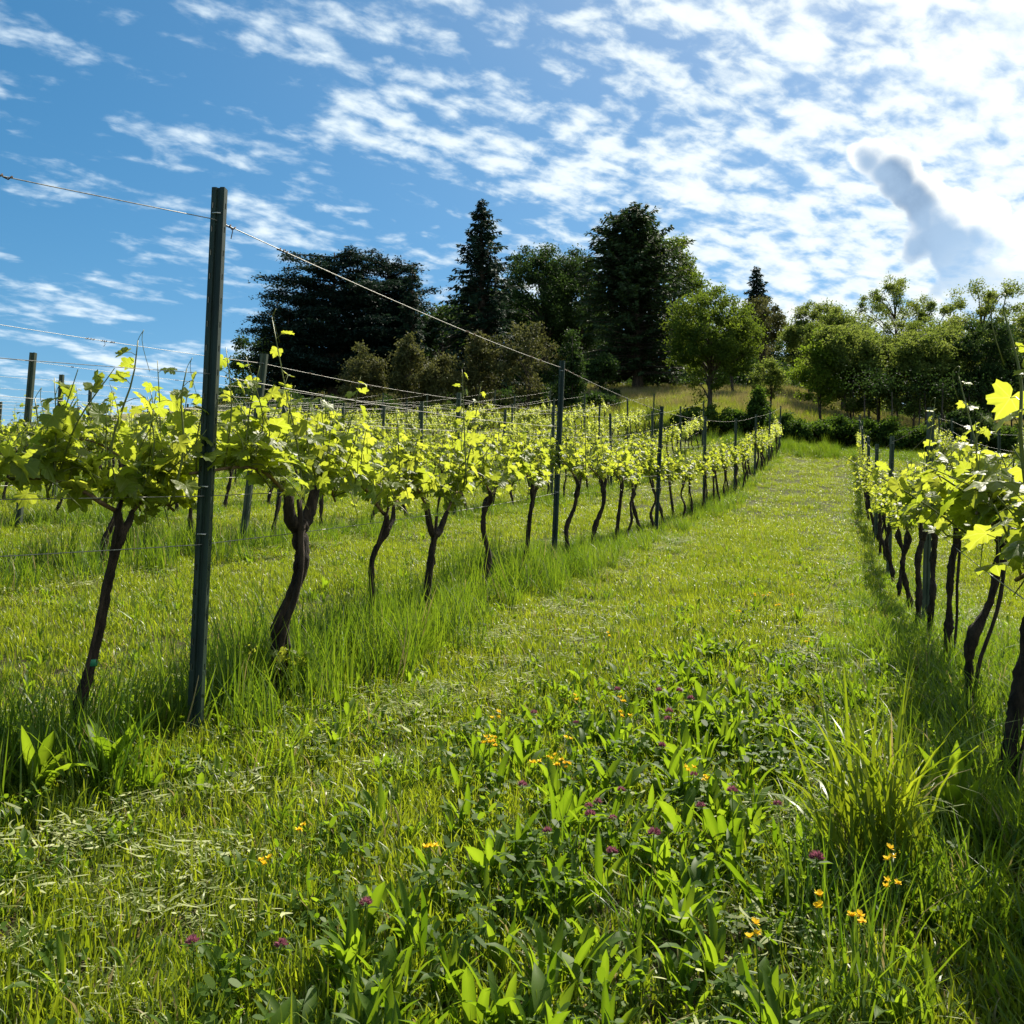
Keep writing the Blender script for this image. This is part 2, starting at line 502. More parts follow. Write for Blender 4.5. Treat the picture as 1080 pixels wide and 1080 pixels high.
def ground_material():
    m, T = new_mat('ground')
    pos = T.n('ShaderNodeNewGeometry').outputs['Position']
    s = T.n('ShaderNodeSeparateXYZ', i={0: pos})
    n1 = T.n('ShaderNodeTexNoise', i={'Vector': pos, 'Scale': 1.4, 'Detail': 6.0, 'Roughness': .6}).outputs[0]
    n2 = T.n('ShaderNodeTexNoise', i={'Vector': pos, 'Scale': 26.0, 'Detail': 5.0, 'Roughness': .65}).outputs[0]
    green = T.mix(T.mr(n1, .3, .7), (.030, .060, .008), (.075, .115, .016))
    soil = T.mix(n2, (.035, .027, .016), (.09, .07, .04))
    c = T.mix(T.mr(n2, .42, .62), soil, green)
    # dry meadow above the rows
    n3 = T.n('ShaderNodeTexNoise', i={'Vector': pos, 'Scale': .25, 'Detail': 4.0}).outputs[0]
    dry = T.mix(T.mr(n2, .35, .65), (.11, .115, .035), (.24, .215, .09))
    fm = T.mr(T.m('ADD', s.outputs[1], T.m('MULTIPLY', n3, 10.0)), 57.0, 66.0)
    c = T.mix(fm, c, dry)
    p = T.n('ShaderNodeBsdfPrincipled', i={'Base Color': c, 'Roughness': .95, 'Specular IOR Level': .1})
    T.link(T.n('ShaderNodeBump', i={'Strength': .8, 'Distance': .05, 'Height': n2}).outputs[0], p.inputs['Normal'])
    T.link(p.outputs[0], T.n('ShaderNodeOutputMaterial').inputs[0])
    return m


M['ground'] = ground_material()


def build_ground():
    gx = np.concatenate([np.linspace(-260, -40, 30)[:-1], np.linspace(-40, -8, 60)[:-1], np.linspace(-8, 5, 80)[:-1], np.linspace(5, 40, 50)[:-1], np.linspace(40, 260, 30)])
    gy = np.concatenate([np.linspace(-120, -6, 25)[:-1], np.linspace(-6, 24, 150)[:-1], np.linspace(24, 80, 90)[:-1], np.linspace(80, 330, 40)])
    X, Y = np.meshgrid(gx, gy)
    V = np.stack([X, Y, terrain(X, Y)], -1).reshape(-1, 3)
    nx, ny = len(gx), len(gy)
    i = (np.arange(ny - 1)[:, None] * nx + np.arange(nx - 1)[None]).ravel()
    mb = MB()
    mb.add(V, [np.stack([i, i + 1, i + nx + 1, i + nx], -1)])
    tag(link('ground', mb.mesh('ground', M['ground'])), kind='structure')


build_ground()

# ------------------------------------------------------------------ vineyard layout
ROW_GAP = 2.9
ROW_END = 43.0


def row_x(k, y):
    """x of vine row k (1, 2, 3 ... left of the path, -1, -2 ... right of it)"""
    if k == 1:
        return float(np.interp(y, [0, 1.6, 2.5, 3.13, 6.0, 9.1, 14, 44], [-3.6, -3.0, -2.56, -2.29, -2.50, -2.66, -2.72, -2.62]))
    if k > 1:
        return -2.72 - ROW_GAP * (k - 1)
    return 0.41 + 0.002 * y + 2.9 * (-k - 1)


WORD = {1: 'first', 2: 'second', 3: 'third', 4: 'fourth', 5: 'fifth', 6: 'sixth', 7: 'seventh', 8: 'eighth', 9: 'ninth', 10: 'tenth', 11: 'eleventh', 12: 'twelfth'}


def row_name(k):
    return f"{WORD[abs(k)]} vine row {'left' if k > 0 else 'right'} of the mown path"


# ------------------------------------------------------------------ posts
def post_meshes(height, mat, near):
    prof = [(-.019, .024), (-.031, .024), (-.031, -.016), (-.024, -.017), (-.016, -.017), (-.010, -.016), (-.005, -.006), (.005, -.006), (.010, -.016), (.016, -.017),
            (.024, -.017), (.031, -.016), (.031, -.002), (.031, .008), (.031, .024), (.019, .024)]
    zs, hole = [-.35], []
    z = .25
    while near and z < height - .06:
        zs += [z, z + .022]
        hole.append(len(zs) - 2)
        z += .088
    zs.append(height)
    zs = np.array(zs)
    n, m = len(zs), len(prof)
    V = np.array([[px, py, zz_] for zz_ in zs for px, py in prof])
    q = []
    for i in range(n - 1):
        for j in range(m - 1):
            if i in hole and j in (3, 12):
                continue
            a = i * m + j
            q.append([a, a + 1, a + m + 1, a + m])
    mb = MB()
    mb.add(V, [np.array(q)])
    me = mb.mesh('profile', mat, smooth=False)
    clips = []
    for hz in ((.73, .90, height - .10) if near else (.90, height - .10)):
        mc = MB()
        mc.tube(np.array([(-.020, -.016, hz + .004), (-.019, -.028, hz), (0, -.032, hz), (.019, -.028, hz), (.020, -.016, hz + .004)]), .0028, 5)
        clips.append(mc.mesh('wire_clip', M['zinc']))
    return me, clips


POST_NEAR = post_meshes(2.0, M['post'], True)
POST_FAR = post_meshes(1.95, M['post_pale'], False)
posts = {}          # row -> list of (y, top point, base point, lean vector)
CR, SR = math.cos(R(YAW)), math.sin(R(YAW))


def make_post(k, y, label, group, near=False, lean=2.0, height=1.95, rot=0.0, x=None, wide=1.0):
    x = row_x(k, y) + .06 * (k == -1 and y < 9) if x is None else x
    z = tz(x, y)
    root = empty('vineyard_post', (x, y, z))
    a = R(lean)
    axis = Vector((math.cos(R(YAW)), math.sin(R(YAW)), 0))       # leans along the hillside
    ax = Vector((0, 0, 1)).cross(axis)
    root.rotation_mode = 'QUATERNION'
    root.rotation_quaternion = Matrix.Rotation(a, 4, ax).to_quaternion() @ Matrix.Rotation(R(rot), 4, 'Z').to_quaternion()
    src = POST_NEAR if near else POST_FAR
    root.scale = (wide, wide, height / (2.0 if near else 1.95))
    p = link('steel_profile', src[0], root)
    sm = p.modifiers.new('sheet thickness', 'SOLIDIFY')
    sm.thickness = .003
    sm.offset = 0
    for cm in src[1]:
        link('wire_clip', cm, root)
    tag(root, label, 'post', group)
    tilt = axis * math.sin(a) + Vector((0, 0, math.cos(a)))
    posts.setdefault(k, []).append((y, Vector((x, y, z)), tilt, height))
    return root


rp = random.Random(5)
make_post(1, 3.13, 'tall dark green slotted steel post, nearest the camera, left of the path', 'posts of the first row left of the path', True, 1.4, 2.08, 14, wide=.78)
make_post(1, 9.08, 'dark green steel post second nearest along the left edge of the path', 'posts of the first row left of the path', True, 2.6, 2.0, 10, wide=.8)
make_post(1, 14.7, 'leaning green steel post third along the left edge of the path', 'posts of the first row left of the path', True, 3.2, 1.95, 8, wide=.9)
make_post(1, 19.8, 'green steel post fourth along the left edge of the path', 'posts of the first row left of the path', False, 1.5, 1.95, 8)
for i, y in enumerate((25.3, 30.8, 36.3, 41.8)):
    make_post(1, y, ['slim green post fifth along the left edge of the path', 'slim green post sixth along the left edge of the path', 'slim green post last but one along the left edge of the path',
                     'end post where the left edge of the path meets the shaded bank'][i], 'posts of the first row left of the path', False, rp.uniform(-1, 3.5), 1.95, 8)
for i, y in enumerate((7.45, 12.6, 18.5, 24.5, 30.5, 36.5, 41.6)):
    make_post(-1, y, ['thick weathered green post rising from the leafy row right of the path', 'leaning grey green post second along the right row', 'grey green post third along the right row', 'grey green post fourth along the right row',
                      'small grey post fifth along the right row', 'small grey post sixth along the right row', 'end post of the right row by the dark bushes'][i],
              'posts of the first row right of the path', False, (3.2, 3.0, 2.0, 1.0, -1, 2, 1)[i], (1.54, 1.68, 1.75, 1.8, 1.8, 1.8, 1.8)[i], 8, wide=(.7, .8, .9, 1, 1, 1, 1)[i])
for k in (2, 3, 4, 5, 6, 7, 8, 9, -2, -3):
    y0 = {2: 2.9, 3: 3.0, 4: 6.6, 5: 5.3, 6: 10.2, 7: 14.0, 8: 14.6, 9: 18.0, -2: 9.5, -3: 13.0}[k]
    ys = []
    y = y0
    while y < ROW_END + (6 if k > 2 else 0):
        ys.append(y)
        y += 5.3 + rp.uniform(-.2, .3)
    for j, y in enumerate(ys):
        lean = rp.uniform(-.5, 3.0)
        if k == 2 and j == 1:
            lab, lean = 'leaning green post close behind the nearest tall post, in the second row', 5.5
        elif k == 3 and j == 1:
            lab = 'green post at the left edge of the photo, nearest of the posts against the sky'
        elif k == 2 and j == 2:
            lab = 'green post of the second row against the dark cedars'
        else:
            lab = f'thin green steel post standing in the {row_name(k)}'
        make_post(k, y, lab, f'posts of the {row_name(k)}', False, lean, 1.95, 8)

# ------------------------------------------------------------------ wires
rw = np.random.default_rng(11)


def make_wire(k, h, name_h, rad, sag=.02, knots=0, frac=None):
    ps = sorted(posts[k], key=lambda p: p[0])
    pts = []
    # a stretch towards the camera's side, beyond the first post
    y, b, t, hh = ps[0]
    if k == 1:
        x0 = row_x(1, .9)
        pts.append(Vector((x0, .9, tz(x0, .9) + h + .02)))
    elif k == -1 and h < 1:
        pts.append(Vector((row_x(k, .8), .8, tz(row_x(k, .8), .8) + h)))
    for y, b, t, hh in ps:
        hz = min(h, hh - .07)
        q = b + t * hz + Vector((0, -.03, 0))
        if pts:
            p0 = pts[-1]
            L = (q - p0).length
            n = 8
            for i in range(1, n):
                u = i / n
                m_ = p0.lerp(q, u)
                m_.z -= 4 * u * (1 - u) * sag * L / 5
                pts.append(m_)
        pts.append(q)
    mb = MB()
    P = np.array([tuple(p) for p in pts])
    mb.tube(P, rad, 5)
    o = link('trellis_wire', mb.mesh('trellis_wire', M['wire']))
    o['label'] = f"{name_h} wire strung along the {row_name(k)}"
    o['category'] = 'wire'
    o['group'] = f"wires of the {row_name(k)}"
    if knots:
        mk = MB()
        for i in range(knots):
            j = int(rw.integers(0, len(P) - 1) * (i / knots) ** .5) if i else 12
            j = min(max(j, 1), len(P) - 2)
            u = rw.random()
            c = P[j] * (1 - u) + P[j + 1] * u
            d = unit(P[j + 1] - P[j])
            m_ = 10
            tt = np.linspace(-1, 1, m_)
            hel = c + d * (tt[:, None] * rw.uniform(.015, .05)) + .007 * np.stack([np.cos(tt * 9), 0 * tt, np.sin(tt * 9)], -1)
            mk.tube(hel, .003, 4)
            if rw.random() < .5:
                e = c + np.array([rw.normal() * .01, rw.normal() * .02, -rw.uniform(.02, .06)])
                mk.tube(np.array([c, (c + e) / 2 + rw.normal(size=3) * .008, e]), .0022, 4)
        link('dry_tendrils', mk.mesh('dry_tendrils', M['tendril']), o)
    return o


for k in (1, -1, 2, 3):
    top = {1: 1.95, -1: 1.62}.get(k, 1.85)
    make_wire(k, top, 'topmost', .0020 if abs(k) == 1 else .0022, .025, 26 if k in (1, 2) else 8)
    make_wire(k, 1.36, 'upper middle', .0013 if abs(k) == 1 else .0018, .03)
    make_wire(k, .90, 'fruiting', .0018 if abs(k) == 1 else .002, .015)
    make_wire(k, .72, 'lowest', .0018 if abs(k) == 1 else .002, .02)
for k in (4, 5, 6, 7, 8, 9, -2):
    make_wire(k, 1.85, 'topmost', .0028, .02)
    make_wire(k, 1.5, 'upper middle', .0028, .03)

# ------------------------------------------------------------------ grapevines
half = [(0, 1.0), (8, .86), (16, .84), (24, .70), (30, .64), (37, .78), (44, .84), (51, .93), (59, .80), (68, .74), (76, .62), (84, .60), (94, .72), (104, .71), (114, .78), (126, .64), (138, .62), (150, .52), (163, .36), (174, .06)]
OUT_FULL = np.array([(r * math.sin(R(a)), r * math.cos(R(a))) for a, r in half] + [(-r * math.sin(R(a)), r * math.cos(R(a))) for a, r in reversed(half[1:])])
half2 = [(0, 1.0), (14, .82), (28, .66), (50, .90), (64, .74), (80, .60), (110, .76), (136, .60), (156, .44), (174, .06)]
OUT_MID = np.array([(r * math.sin(R(a)), r * math.cos(R(a))) for a, r in half2] + [(-r * math.sin(R(a)), r * math.cos(R(a))) for a, r in reversed(half2[1:])])


def lobed(mb, P, T, N, S, tint, rng, outline):
    n = len(P)
    if n == 0:
        return
    T = unit(T)
    B = unit(np.cross(T, N))
    N = np.cross(B, T)
    K = len(outline)
    jit = 1 + .07 * rng.normal(size=(n, K))
    u = outline[None, :, 0] * jit
    v = outline[None, :, 1] * jit
    cup = rng.uniform(-.10, .32, size=(n, 1))
    fold = rng.uniform(.0, .38, size=(n, 1))
    droop = rng.uniform(.05, .45, size=(n, 1))
    wv = fold * np.abs(u) - cup * (u * u + v * v) - droop * np.clip(v, 0, None) ** 2 * .7 + .04 * rng.normal(size=(n, K))
    cen = np.zeros((n, 1, 3))
    cen[:, 0, 1] = .16
    # an inner ring, so that the blade really curves
    iu, iv = u * .55, v * .55 + .07
    iw = fold * np.abs(iu) * .9 - cup * (iu * iu + iv * iv) - droop * np.clip(iv, 0, None) ** 2 * .7 + .025 * rng.normal(size=(n, K))
    L = np.concatenate([cen, np.stack([iu, iv, iw], -1), np.stack([u, v, wv], -1)], 1) * S[:, None, None]
    V = P[:, None, :] + L[..., 0:1] * B[:, None] + L[..., 1:2] * T[:, None] + L[..., 2:3] * N[:, None]
    j = np.arange(K)
    j2 = (j + 1) % K
    nv = 2 * K + 1
    o = np.arange(n)[:, None, None] * nv
    F1 = np.stack([np.zeros(K, int), 1 + j2, 1 + j], -1)
    F2 = np.stack([1 + j, 1 + j2, 1 + K + j2, 1 + K + j], -1)
    uv = np.concatenate([np.array([[0, .16]]), outline * .55 + [0, .07], outline], 0)
    mb.add(V.reshape(-1, 3), [(o + F1[None]).reshape(-1, 3), (o + F2[None]).reshape(-1, 4)], np.repeat(tint, nv), uv=np.tile(uv, (n, 1)))


def shoot_with_leaves(ms, ml, ctrl, rng, outline, leaf=.066, step=.055, r0=.0042, top_young=True, start=.1, tint0=.45, shrink=.62):
    pts = curve_pts(ctrl, 9)
    ms.tube(pts, np.linspace(r0, r0 * .35, 9), 5, tint=.5)
    L = np.linalg.norm(np.diff(pts, axis=0), axis=1).sum()
    n = max(2, int(L * (1 - start) / step))
    t = np.clip(start + (np.arange(n) + rng.uniform(-.25, .25, n)) / n * (1 - start), 0, 1)
    idx = t * 8
    i0 = np.clip(idx.astype(int), 0, 7)
    fr = (idx - i0)[:, None]
    P = pts[i0] * (1 - fr) + pts[i0 + 1] * fr
    az = np.arange(n) * np.pi + rng.normal(0, .75, n) + rng.uniform(0, 6.28)
    out = np.stack([np.cos(az), np.sin(az), np.zeros(n)], -1)
    S = leaf * (1 - shrink * t ** 1.6) * rng.uniform(.72, 1.15, n)
    pet = out * (S * .9)[:, None] + np.array([0, 0, 1]) * (S * rng.uniform(.1, .8, n))[:, None]
    Q = P + pet
    for a, b in zip(P, Q):
        ms.tube(np.array([a, (a + b) / 2 + [0, 0, .006], b]), .0013, 3, tint=.7, cap=False)
    T = out * rng.uniform(.5, 1.0, n)[:, None] + np.stack([rng.normal(0, .3, n), rng.normal(0, .3, n), rng.uniform(-.9, .15, n)], -1)
    N = np.array([0, 0, 1]) * rng.uniform(.35, 1.0, n)[:, None] + out * rng.uniform(.0, .8, n)[:, None] + rng.normal(0, .28, (n, 3))
    tint = np.clip(tint0 + .35 * t + rng.normal(0, .22, n), 0, 1)
    lobed(ml, Q, T, N, S, tint, rng, outline)


def vine_meshes(seed, head=(0.05, .08, .72), rad=.03, wig=.035, fork=False, canes=(-.6, .6), n_shoot=13, leaf=.064, hmean=.38, outline=None, tall=(), old_cane=False, tie=None, gnarl=.16, spread=.07, low=0.0, cz=.90, extra=1.0, basal=0):
    rng = np.random.default_rng(seed)
    outline = OUT_MID if outline is None else outline
    hx, hy, hz = head
    out = {}
    mt = MB()
    n = 44
    t = np.linspace(0, 1, n)
    ctrl = np.array([[0, 0, -.15], [hx * .12, hy * .12, hz * .18], [hx * .4 + rng.normal() * wig * .6, hy * .4 + rng.normal() * wig * .6, hz * .45],
                     [hx * .72 + rng.normal() * wig * .6, hy * .72 + rng.normal() * wig * .6, hz * .75], [hx, hy, hz]])
    pts = curve_pts(ctrl, n)
    kn = np.cumsum(rng.normal(size=(n, 3)), 0)
    kn = np.stack([np.convolve(np.pad(kn[:, q], 3, 'edge'), np.ones(7) / 7, 'valid') for q in range(3)], 1)
    kn = (kn - np.linspace(0, 1, n)[:, None] * kn[-1]) * rad * .085
    kn[:, 2] = 0
    pts = pts + kn
    rr = rad * .72 * (1.15 - .35 * t + .28 * np.exp(-((t - .95) / .07) ** 2) + .45 * np.exp(-t * 11) + .12 * np.sin(t * 17 + rng.uniform(0, 6)) * (rad / .03)) * (1 + gnarl * .65 * np.convolve(rng.normal(size=n + 4), [.25, .5, .7, .5, .25], 'valid'))
    mt.tube(pts, rr, 13, rough=gnarl * .7, rng=rng)
    arms = []
    if fork:
        for sgn in (-1, 1):
            e = np.array([hx + rng.normal() * .02, hy + sgn * rng.uniform(.09, .13), hz + rng.uniform(.10, .17)])
            m_ = np.array([hx, hy + sgn * .07, hz + .02])
            a = curve_pts([pts[-2], m_, e], 9)
            mt.tube(a, np.linspace(rad * .8, rad * .45, 9), 9, rough=gnarl * .6, rng=rng)
            arms.append(e)
    else:
        for sgn in (-1, 1):
            e = np.array([hx + rng.normal() * .015, hy + sgn * rng.uniform(.03, .07), min(hz + rng.uniform(.06, .13), cz)])
            a = curve_pts([pts[-2], (pts[-1] + e) / 2 + rng.normal(size=3) * .012, e], 7)
            mt.tube(a, np.linspace(rad * .75, rad * .4, 7), 8, rough=gnarl * .5, rng=rng)
            arms.append(e)
    if old_cane:
        off = np.array([.02, -.03, 0])
        a = curve_pts([pts[7] + off * .6, pts[17] + off * 1.5, pts[31] + off * 1.4, pts[-1] + off + [0, 0, .1]], 14)
        mt.tube(a, rad * .28, 6, rough=.1, rng=rng)
    out['trunk'] = mt.mesh('trunk', M['bark'])
    if tie:
        mi = MB()
        c = pts[int(tie * (n - 1))]
        mi.tube(np.array([c + [0, 0, -.012], c, c + [0, 0, .012]]), rr[int(tie * (n - 1))] * 1.18, 10)
        out['tie'] = mi.mesh('tie', M['tie'])
    mc, ms, ml = MB(), MB(), MB()
    nodes = []
    for e, yend in zip(arms, canes):
        end = np.array([rng.normal() * .02, yend, cz + rng.normal() * .015])
        mid = e * .55 + end * .45 + np.array([rng.normal() * .02, 0, .07])
        c = curve_pts([e, mid, end], 12)
        mc.tube(c, np.linspace(.009, .0055, 12), 6, rough=.08, rng=rng)
        k = max(2, n_shoot // 2)
        for u in (np.arange(k) + rng.uniform(.1, .9, k)) / k:
            f = u * 11
            i0 = min(int(f), 10)
            nodes.append(c[i0] * (1 - (f - i0)) + c[i0 + 1] * (f - i0))
    out['cane'] = mc.mesh('cane', M['cane'])
    nodes = [(q + rng.normal(size=3) * [.02, .04, .01] * min(jj, 1), jj) for jj in (0, 1, 2) for q in nodes if not jj or rng.random() < extra / jj]
    for p, jj in nodes:
        L = max(.10, rng.normal(hmean, .10)) * (1, .66, .4)[jj]
        d = np.array([rng.normal() * .9 * spread / .07 * (.14 + .25 * min(jj, 1)), rng.normal() * .14, 1.0])
        e = p + d * L
        m_ = p + d * L * .5 + rng.normal(size=3) * .03
        if low and rng.random() < low:       # a drooping shoot
            e = p + np.array([rng.normal() * .13, rng.normal() * .12, rng.uniform(-.24, .08)])
            m_ = (p + e) / 2 + [0, 0, .05]
        shoot_with_leaves(ms, ml, [p, m_, e], rng, outline, leaf=leaf * (1.0 if not jj else .82), start=.0, step=.05)
    for ctrl_, lf in tall:
        shoot_with_leaves(ms, ml, ctrl_, rng, outline, leaf=lf, step=.07, r0=.0055, start=.05, shrink=.5, tint0=.6)
        tp = np.array(ctrl_[-1], float)
        a = np.linspace(0, 5, 12)
        ms.tube(tp + np.stack([.025 * np.sin(a * 1.3) * a / 5, .012 * a, .03 * a - .002 * a * a * a], -1), .0012, 4, tint=.8)
    out['shoots'] = ms.mesh('shoots', M['shoot'])
    if basal:
        mbs, mbl = MB(), MB()
        for i in range(basal):
            a_ = rng.uniform(-2.6, .4)
            e = np.array([math.cos(a_) * .16, math.sin(a_) * .16, rng.uniform(.12, .26)])
            shoot_with_leaves(mbs, mbl, [np.array([0, 0, 0]), e * .5 + [0, 0, .05], e], rng, outline, leaf=.05, start=.15, step=.04, tint0=.7)
        out['basal_shoots'] = mbs.mesh('basal_shoots', M['shoot'])
        out['basal_leaves'] = mbl.mesh('basal_leaves', M['vine_leaf'])
    out['leaves'] = ml.mesh('leaves', M['vine_leaf'])
    return out


def build_vine(meshes, x, y, rz, label, group, scale=1.0):
    root = empty('grapevine', (x, y, tz(x, y)), rz, (scale,) * 3)
    tag(root, label, 'grapevine', group)
    for nm, me in meshes.items():
        link(nm, me, root)
    return root


def cr(a, b=0.0, z=0.0):
    """offset to the camera's right by a and away from it by b"""
    return np.array([a * CR - b * SR, a * SR + b * CR, z])


def row_dir(k, y):
    return math.atan2(row_x(k, y + .4) - row_x(k, y - .4), .8)


G1 = 'vines along the left edge of the mown path'
GR = 'vines along the right edge of the mown path'
occupied = {1: [], -1: []}


def near_vine(k, y, label, dx=0.0, **kw):
    x = row_x(k, y) + dx
    kw.setdefault('outline', OUT_FULL)
    h = kw.pop('headv', (0.05, .02, .72))
    if k == -1:
        kw['cz'] = .78
        kw['rad'] = kw['rad'] * .85
        h = (h[0], h[1], h[2] - .04)
    kw['head'] = tuple(cr(h[0], h[1], h[2]))
    occupied[k].append(y)
    me = vine_meshes(**kw)
    return build_vine(me, x, y, 0.0, label, G1 if k == 1 else GR)


def tall(px, base, top, leaf=.06, mid=0.0):
    b, e = cr(*base), cr(*top)
    return ([b, (b * .6 + e * .4) + cr(mid, 0, 0), (b * .25 + e * .75) + cr(-mid * .4, 0, 0), e], leaf)


near_vine(1, 1.75, 'grapevine beyond the left edge, only its outermost leaves in the picture', seed=3, headv=(.1, 0, .7), n_shoot=14, canes=(-.5, .6))
near_vine(1, 2.82, 'slim leaning grapevine left of the nearest tall post, a green tie round its trunk', dx=-.15, seed=21, headv=(.15, .03, .80), rad=.024, wig=.02, n_shoot=16, leaf=.082, hmean=.36,
          old_cane=True, tie=.47, canes=(-.55, .50), spread=.09, low=.22,
          tall=[tall(0, (.10, 0, .88), (.20, 0, 1.47), .075, -.02), tall(0, (.32, .05, .9), (.36, .05, 1.38), .07, .02), tall(0, (-.1, 0, .9), (-.16, 0, 1.26), .075)])
near_vine(1, 3.72, 'thick gnarled old grapevine just right of the nearest tall post, with one tall shoot', seed=34, headv=(.10, .0, .76), rad=.047, wig=.03, fork=True, n_shoot=14, leaf=.074, hmean=.36,
          old_cane=True, canes=(-.62, .5), gnarl=.17, basal=7, spread=.08, low=.12,
          tall=[([cr(.12, 0, .85), cr(.09, 0, 1.1), cr(.04, 0, 1.32), cr(-.03, 0, 1.66)], .072), tall(0, (.02, 0, .9), (.06, 0, 1.32), .07)])
near_vine(1, 4.72, 'thin bent grapevine between the gnarled old vine and the forked one', seed=47, headv=(.11, 0, .70), rad=.024, wig=.03, n_shoot=13, leaf=.07, hmean=.33, old_cane=True, low=.22)
near_vine(1, 5.65, 'forked grapevine with two crooked arms, halfway between the two nearest posts', seed=52, headv=(.06, 0, .60), rad=.034, wig=.03, fork=True, n_shoot=14, leaf=.068, hmean=.36, old_cane=True, low=.22,
          tall=[tall(0, (.25, 0, .9), (.22, 0, 1.62), .055), tall(0, (.22, .2, .9), (.33, .2, 1.55), .05)])
near_vine(1, 6.85, 'straight dark grapevine right of the forked vine', seed=63, headv=(.02, 0, .70), rad=.030, wig=.02, n_shoot=14, leaf=.066, hmean=.36, low=.22)
near_vine(1, 8.0, 'slightly bent grapevine just before the second post of the left row', seed=71, headv=(.08, 0, .72), rad=.027, wig=.025, n_shoot=14, leaf=.066, hmean=.36, old_cane=True, low=.22)
near_vine(1, 9.55, 'bow shaped grapevine just past the second post of the left row', seed=83, headv=(.12, 0, .74), rad=.03, wig=.05, n_shoot=14, leaf=.064, hmean=.38, low=.22,
          tall=[tall(0, (.2, 0, .9), (.2, 0, 1.55), .055)])
near_vine(1, 10.6, 'leaning dark grapevine second past the second post of the left row', seed=95, headv=(.14, 0, .74), rad=.034, wig=.03, n_shoot=13, leaf=.064, hmean=.38)

near_vine(-1, 1.25, 'grapevine beside the camera, out of view past the right edge, shading the corner', seed=211, headv=(.12, 0, .72), rad=.035, n_shoot=18, leaf=.08, hmean=.25, spread=.10)
near_vine(-1, 2.25, 'grapevine at the right edge whose big backlit leaves hang into the picture', seed=104, headv=(.14, 0, .72), rad=.035, n_shoot=14, leaf=.085, hmean=.17, spread=.10, low=.3, canes=(-.5, .6),
          tall=[([cr(-.06, .02, .9), cr(-.075, .02, 1.08), cr(-.07, .02, 1.2), cr(-.10, .02, 1.34)], .07)])
near_vine(-1, 3.3, 'thick leaning grapevine trunk at the right edge, nearest along the right row', seed=117, headv=(.16, .02, .70), rad=.036, wig=.03, n_shoot=16, leaf=.078, hmean=.20, old_cane=True, spread=.10, low=.25,
          tall=[tall(0, (.15, 0, .9), (.12, 0, 1.25), .06)])
near_vine(-1, 4.22, 'leaning bare trunked grapevine second nearest along the right row', seed=125, headv=(.15, 0, .68), rad=.030, wig=.03, n_shoot=15, leaf=.074, hmean=.21, old_cane=True, spread=.10, low=.2,
          tall=[tall(0, (.1, 0, .9), (.05, .1, 1.36), .05)])
near_vine(-1, 5.2, 'grapevine with a thin cane beside its trunk, third along the right row', seed=131, headv=(.08, 0, .68), rad=.028, wig=.03, n_shoot=15, leaf=.072, hmean=.22, old_cane=True, spread=.09, low=.15)
near_vine(-1, 6.3, 'stout upright grapevine fourth along the right row', seed=142, headv=(.06, 0, .68), rad=.028, wig=.03, n_shoot=15, leaf=.070, hmean=.23, spread=.09, low=.15,
          tall=[tall(0, (.0, 0, .9), (.08, 0, 1.42), .055)])
near_vine(-1, 7.2, 'grapevine just before the thick weathered post of the right row', seed=156, headv=(.05, 0, .66), rad=.032, wig=.03, n_shoot=15, leaf=.07, hmean=.25, low=.22)

PROTO = [vine_meshes(200 + i, head=(random.Random(i).uniform(.0, .10), random.Random(i + 50).uniform(-.03, .16), random.Random(i + 9).uniform(.66, .76)), rad=random.Random(i + 99).uniform(.022, .034), wig=.03,
                     fork=(i % 4 == 1), canes=(-.58, .58), n_shoot=14, leaf=.068, hmean=.36, low=.22, old_cane=(i % 3 == 0),
                     tall=[([(0, .1, .9), (0.02, .12, 1.2), (0, .15, 1.5)], .05)] if i % 5 == 2 else ()) for i in range(10)]

rv = random.Random(77)
spots = []
for k in (1, 2, 3, 4, 5, 6, 7, 8, 9, 10, 11, 12, -1, -2, -3):
    y = {1: 11.7, -1: 8.8, -2: 3.5, -3: 6.0}.get(k, max(2.2, .72 * abs(row_x(k, 10)) - .8))
    end = ROW_END - (0 if abs(k) == 1 else rv.uniform(-1, 1.5)) + (6 if k > 2 else 0)
    while y < end:
        x = row_x(k, y) + rv.uniform(-.04, .04)
        d = -x * SR + y * CR
        r = x * CR + y * SR
        spots.append((d, r, k, x, y))
        y += rv.uniform(.86, 1.02) if k == 1 else rv.uniform(1.25, 1.4) if k == -1 else rv.uniform(1.0, 1.22) if abs(k) < 4 else rv.uniform(1.05, 1.3)
spots.sort()
NEAR_N = 285 - 15
first_used = set()
rest = []
count_row = {}
for n_, (d, r, k, x, y) in enumerate(spots):
    i = rv.randrange(10)
    s = rv.uniform(.93, 1.08) * (.90 if k == -1 else 1)
    flip = rv.choice((0, math.pi))
    if n_ >= NEAR_N:
        rest.append((i, x, y, flip, s))
        continue
    j = sum(1 for p in posts.get(k, ()) if p[0] < y)
    if abs(k) == 1:
        where = 'left' if k == 1 else 'right'
        tail = {0: 'before its first post', 1: 'past its first post', 2: 'past its second post', 3: 'past its third post', 4: 'past its fourth post', 5: 'past its fifth post', 6: 'past its sixth post'}.get(j, 'near the far end')
        lab = f"young grapevine in the row along the path's {where} edge, {tail}"
        grp = f"vines along the {where} edge of the path, {tail}"
    else:
        lab = f"leafy grapevine in the {row_name(k)}, {'near half' if y < 22 else 'far half'}"
        grp = f"vines of the {row_name(k)}, {'nearer half' if y < 22 else 'farther half'}"
    build_vine(PROTO[i], x, y, flip, lab, grp, s)
# all the vines too far back to tell apart: one object
mr_ = MB()


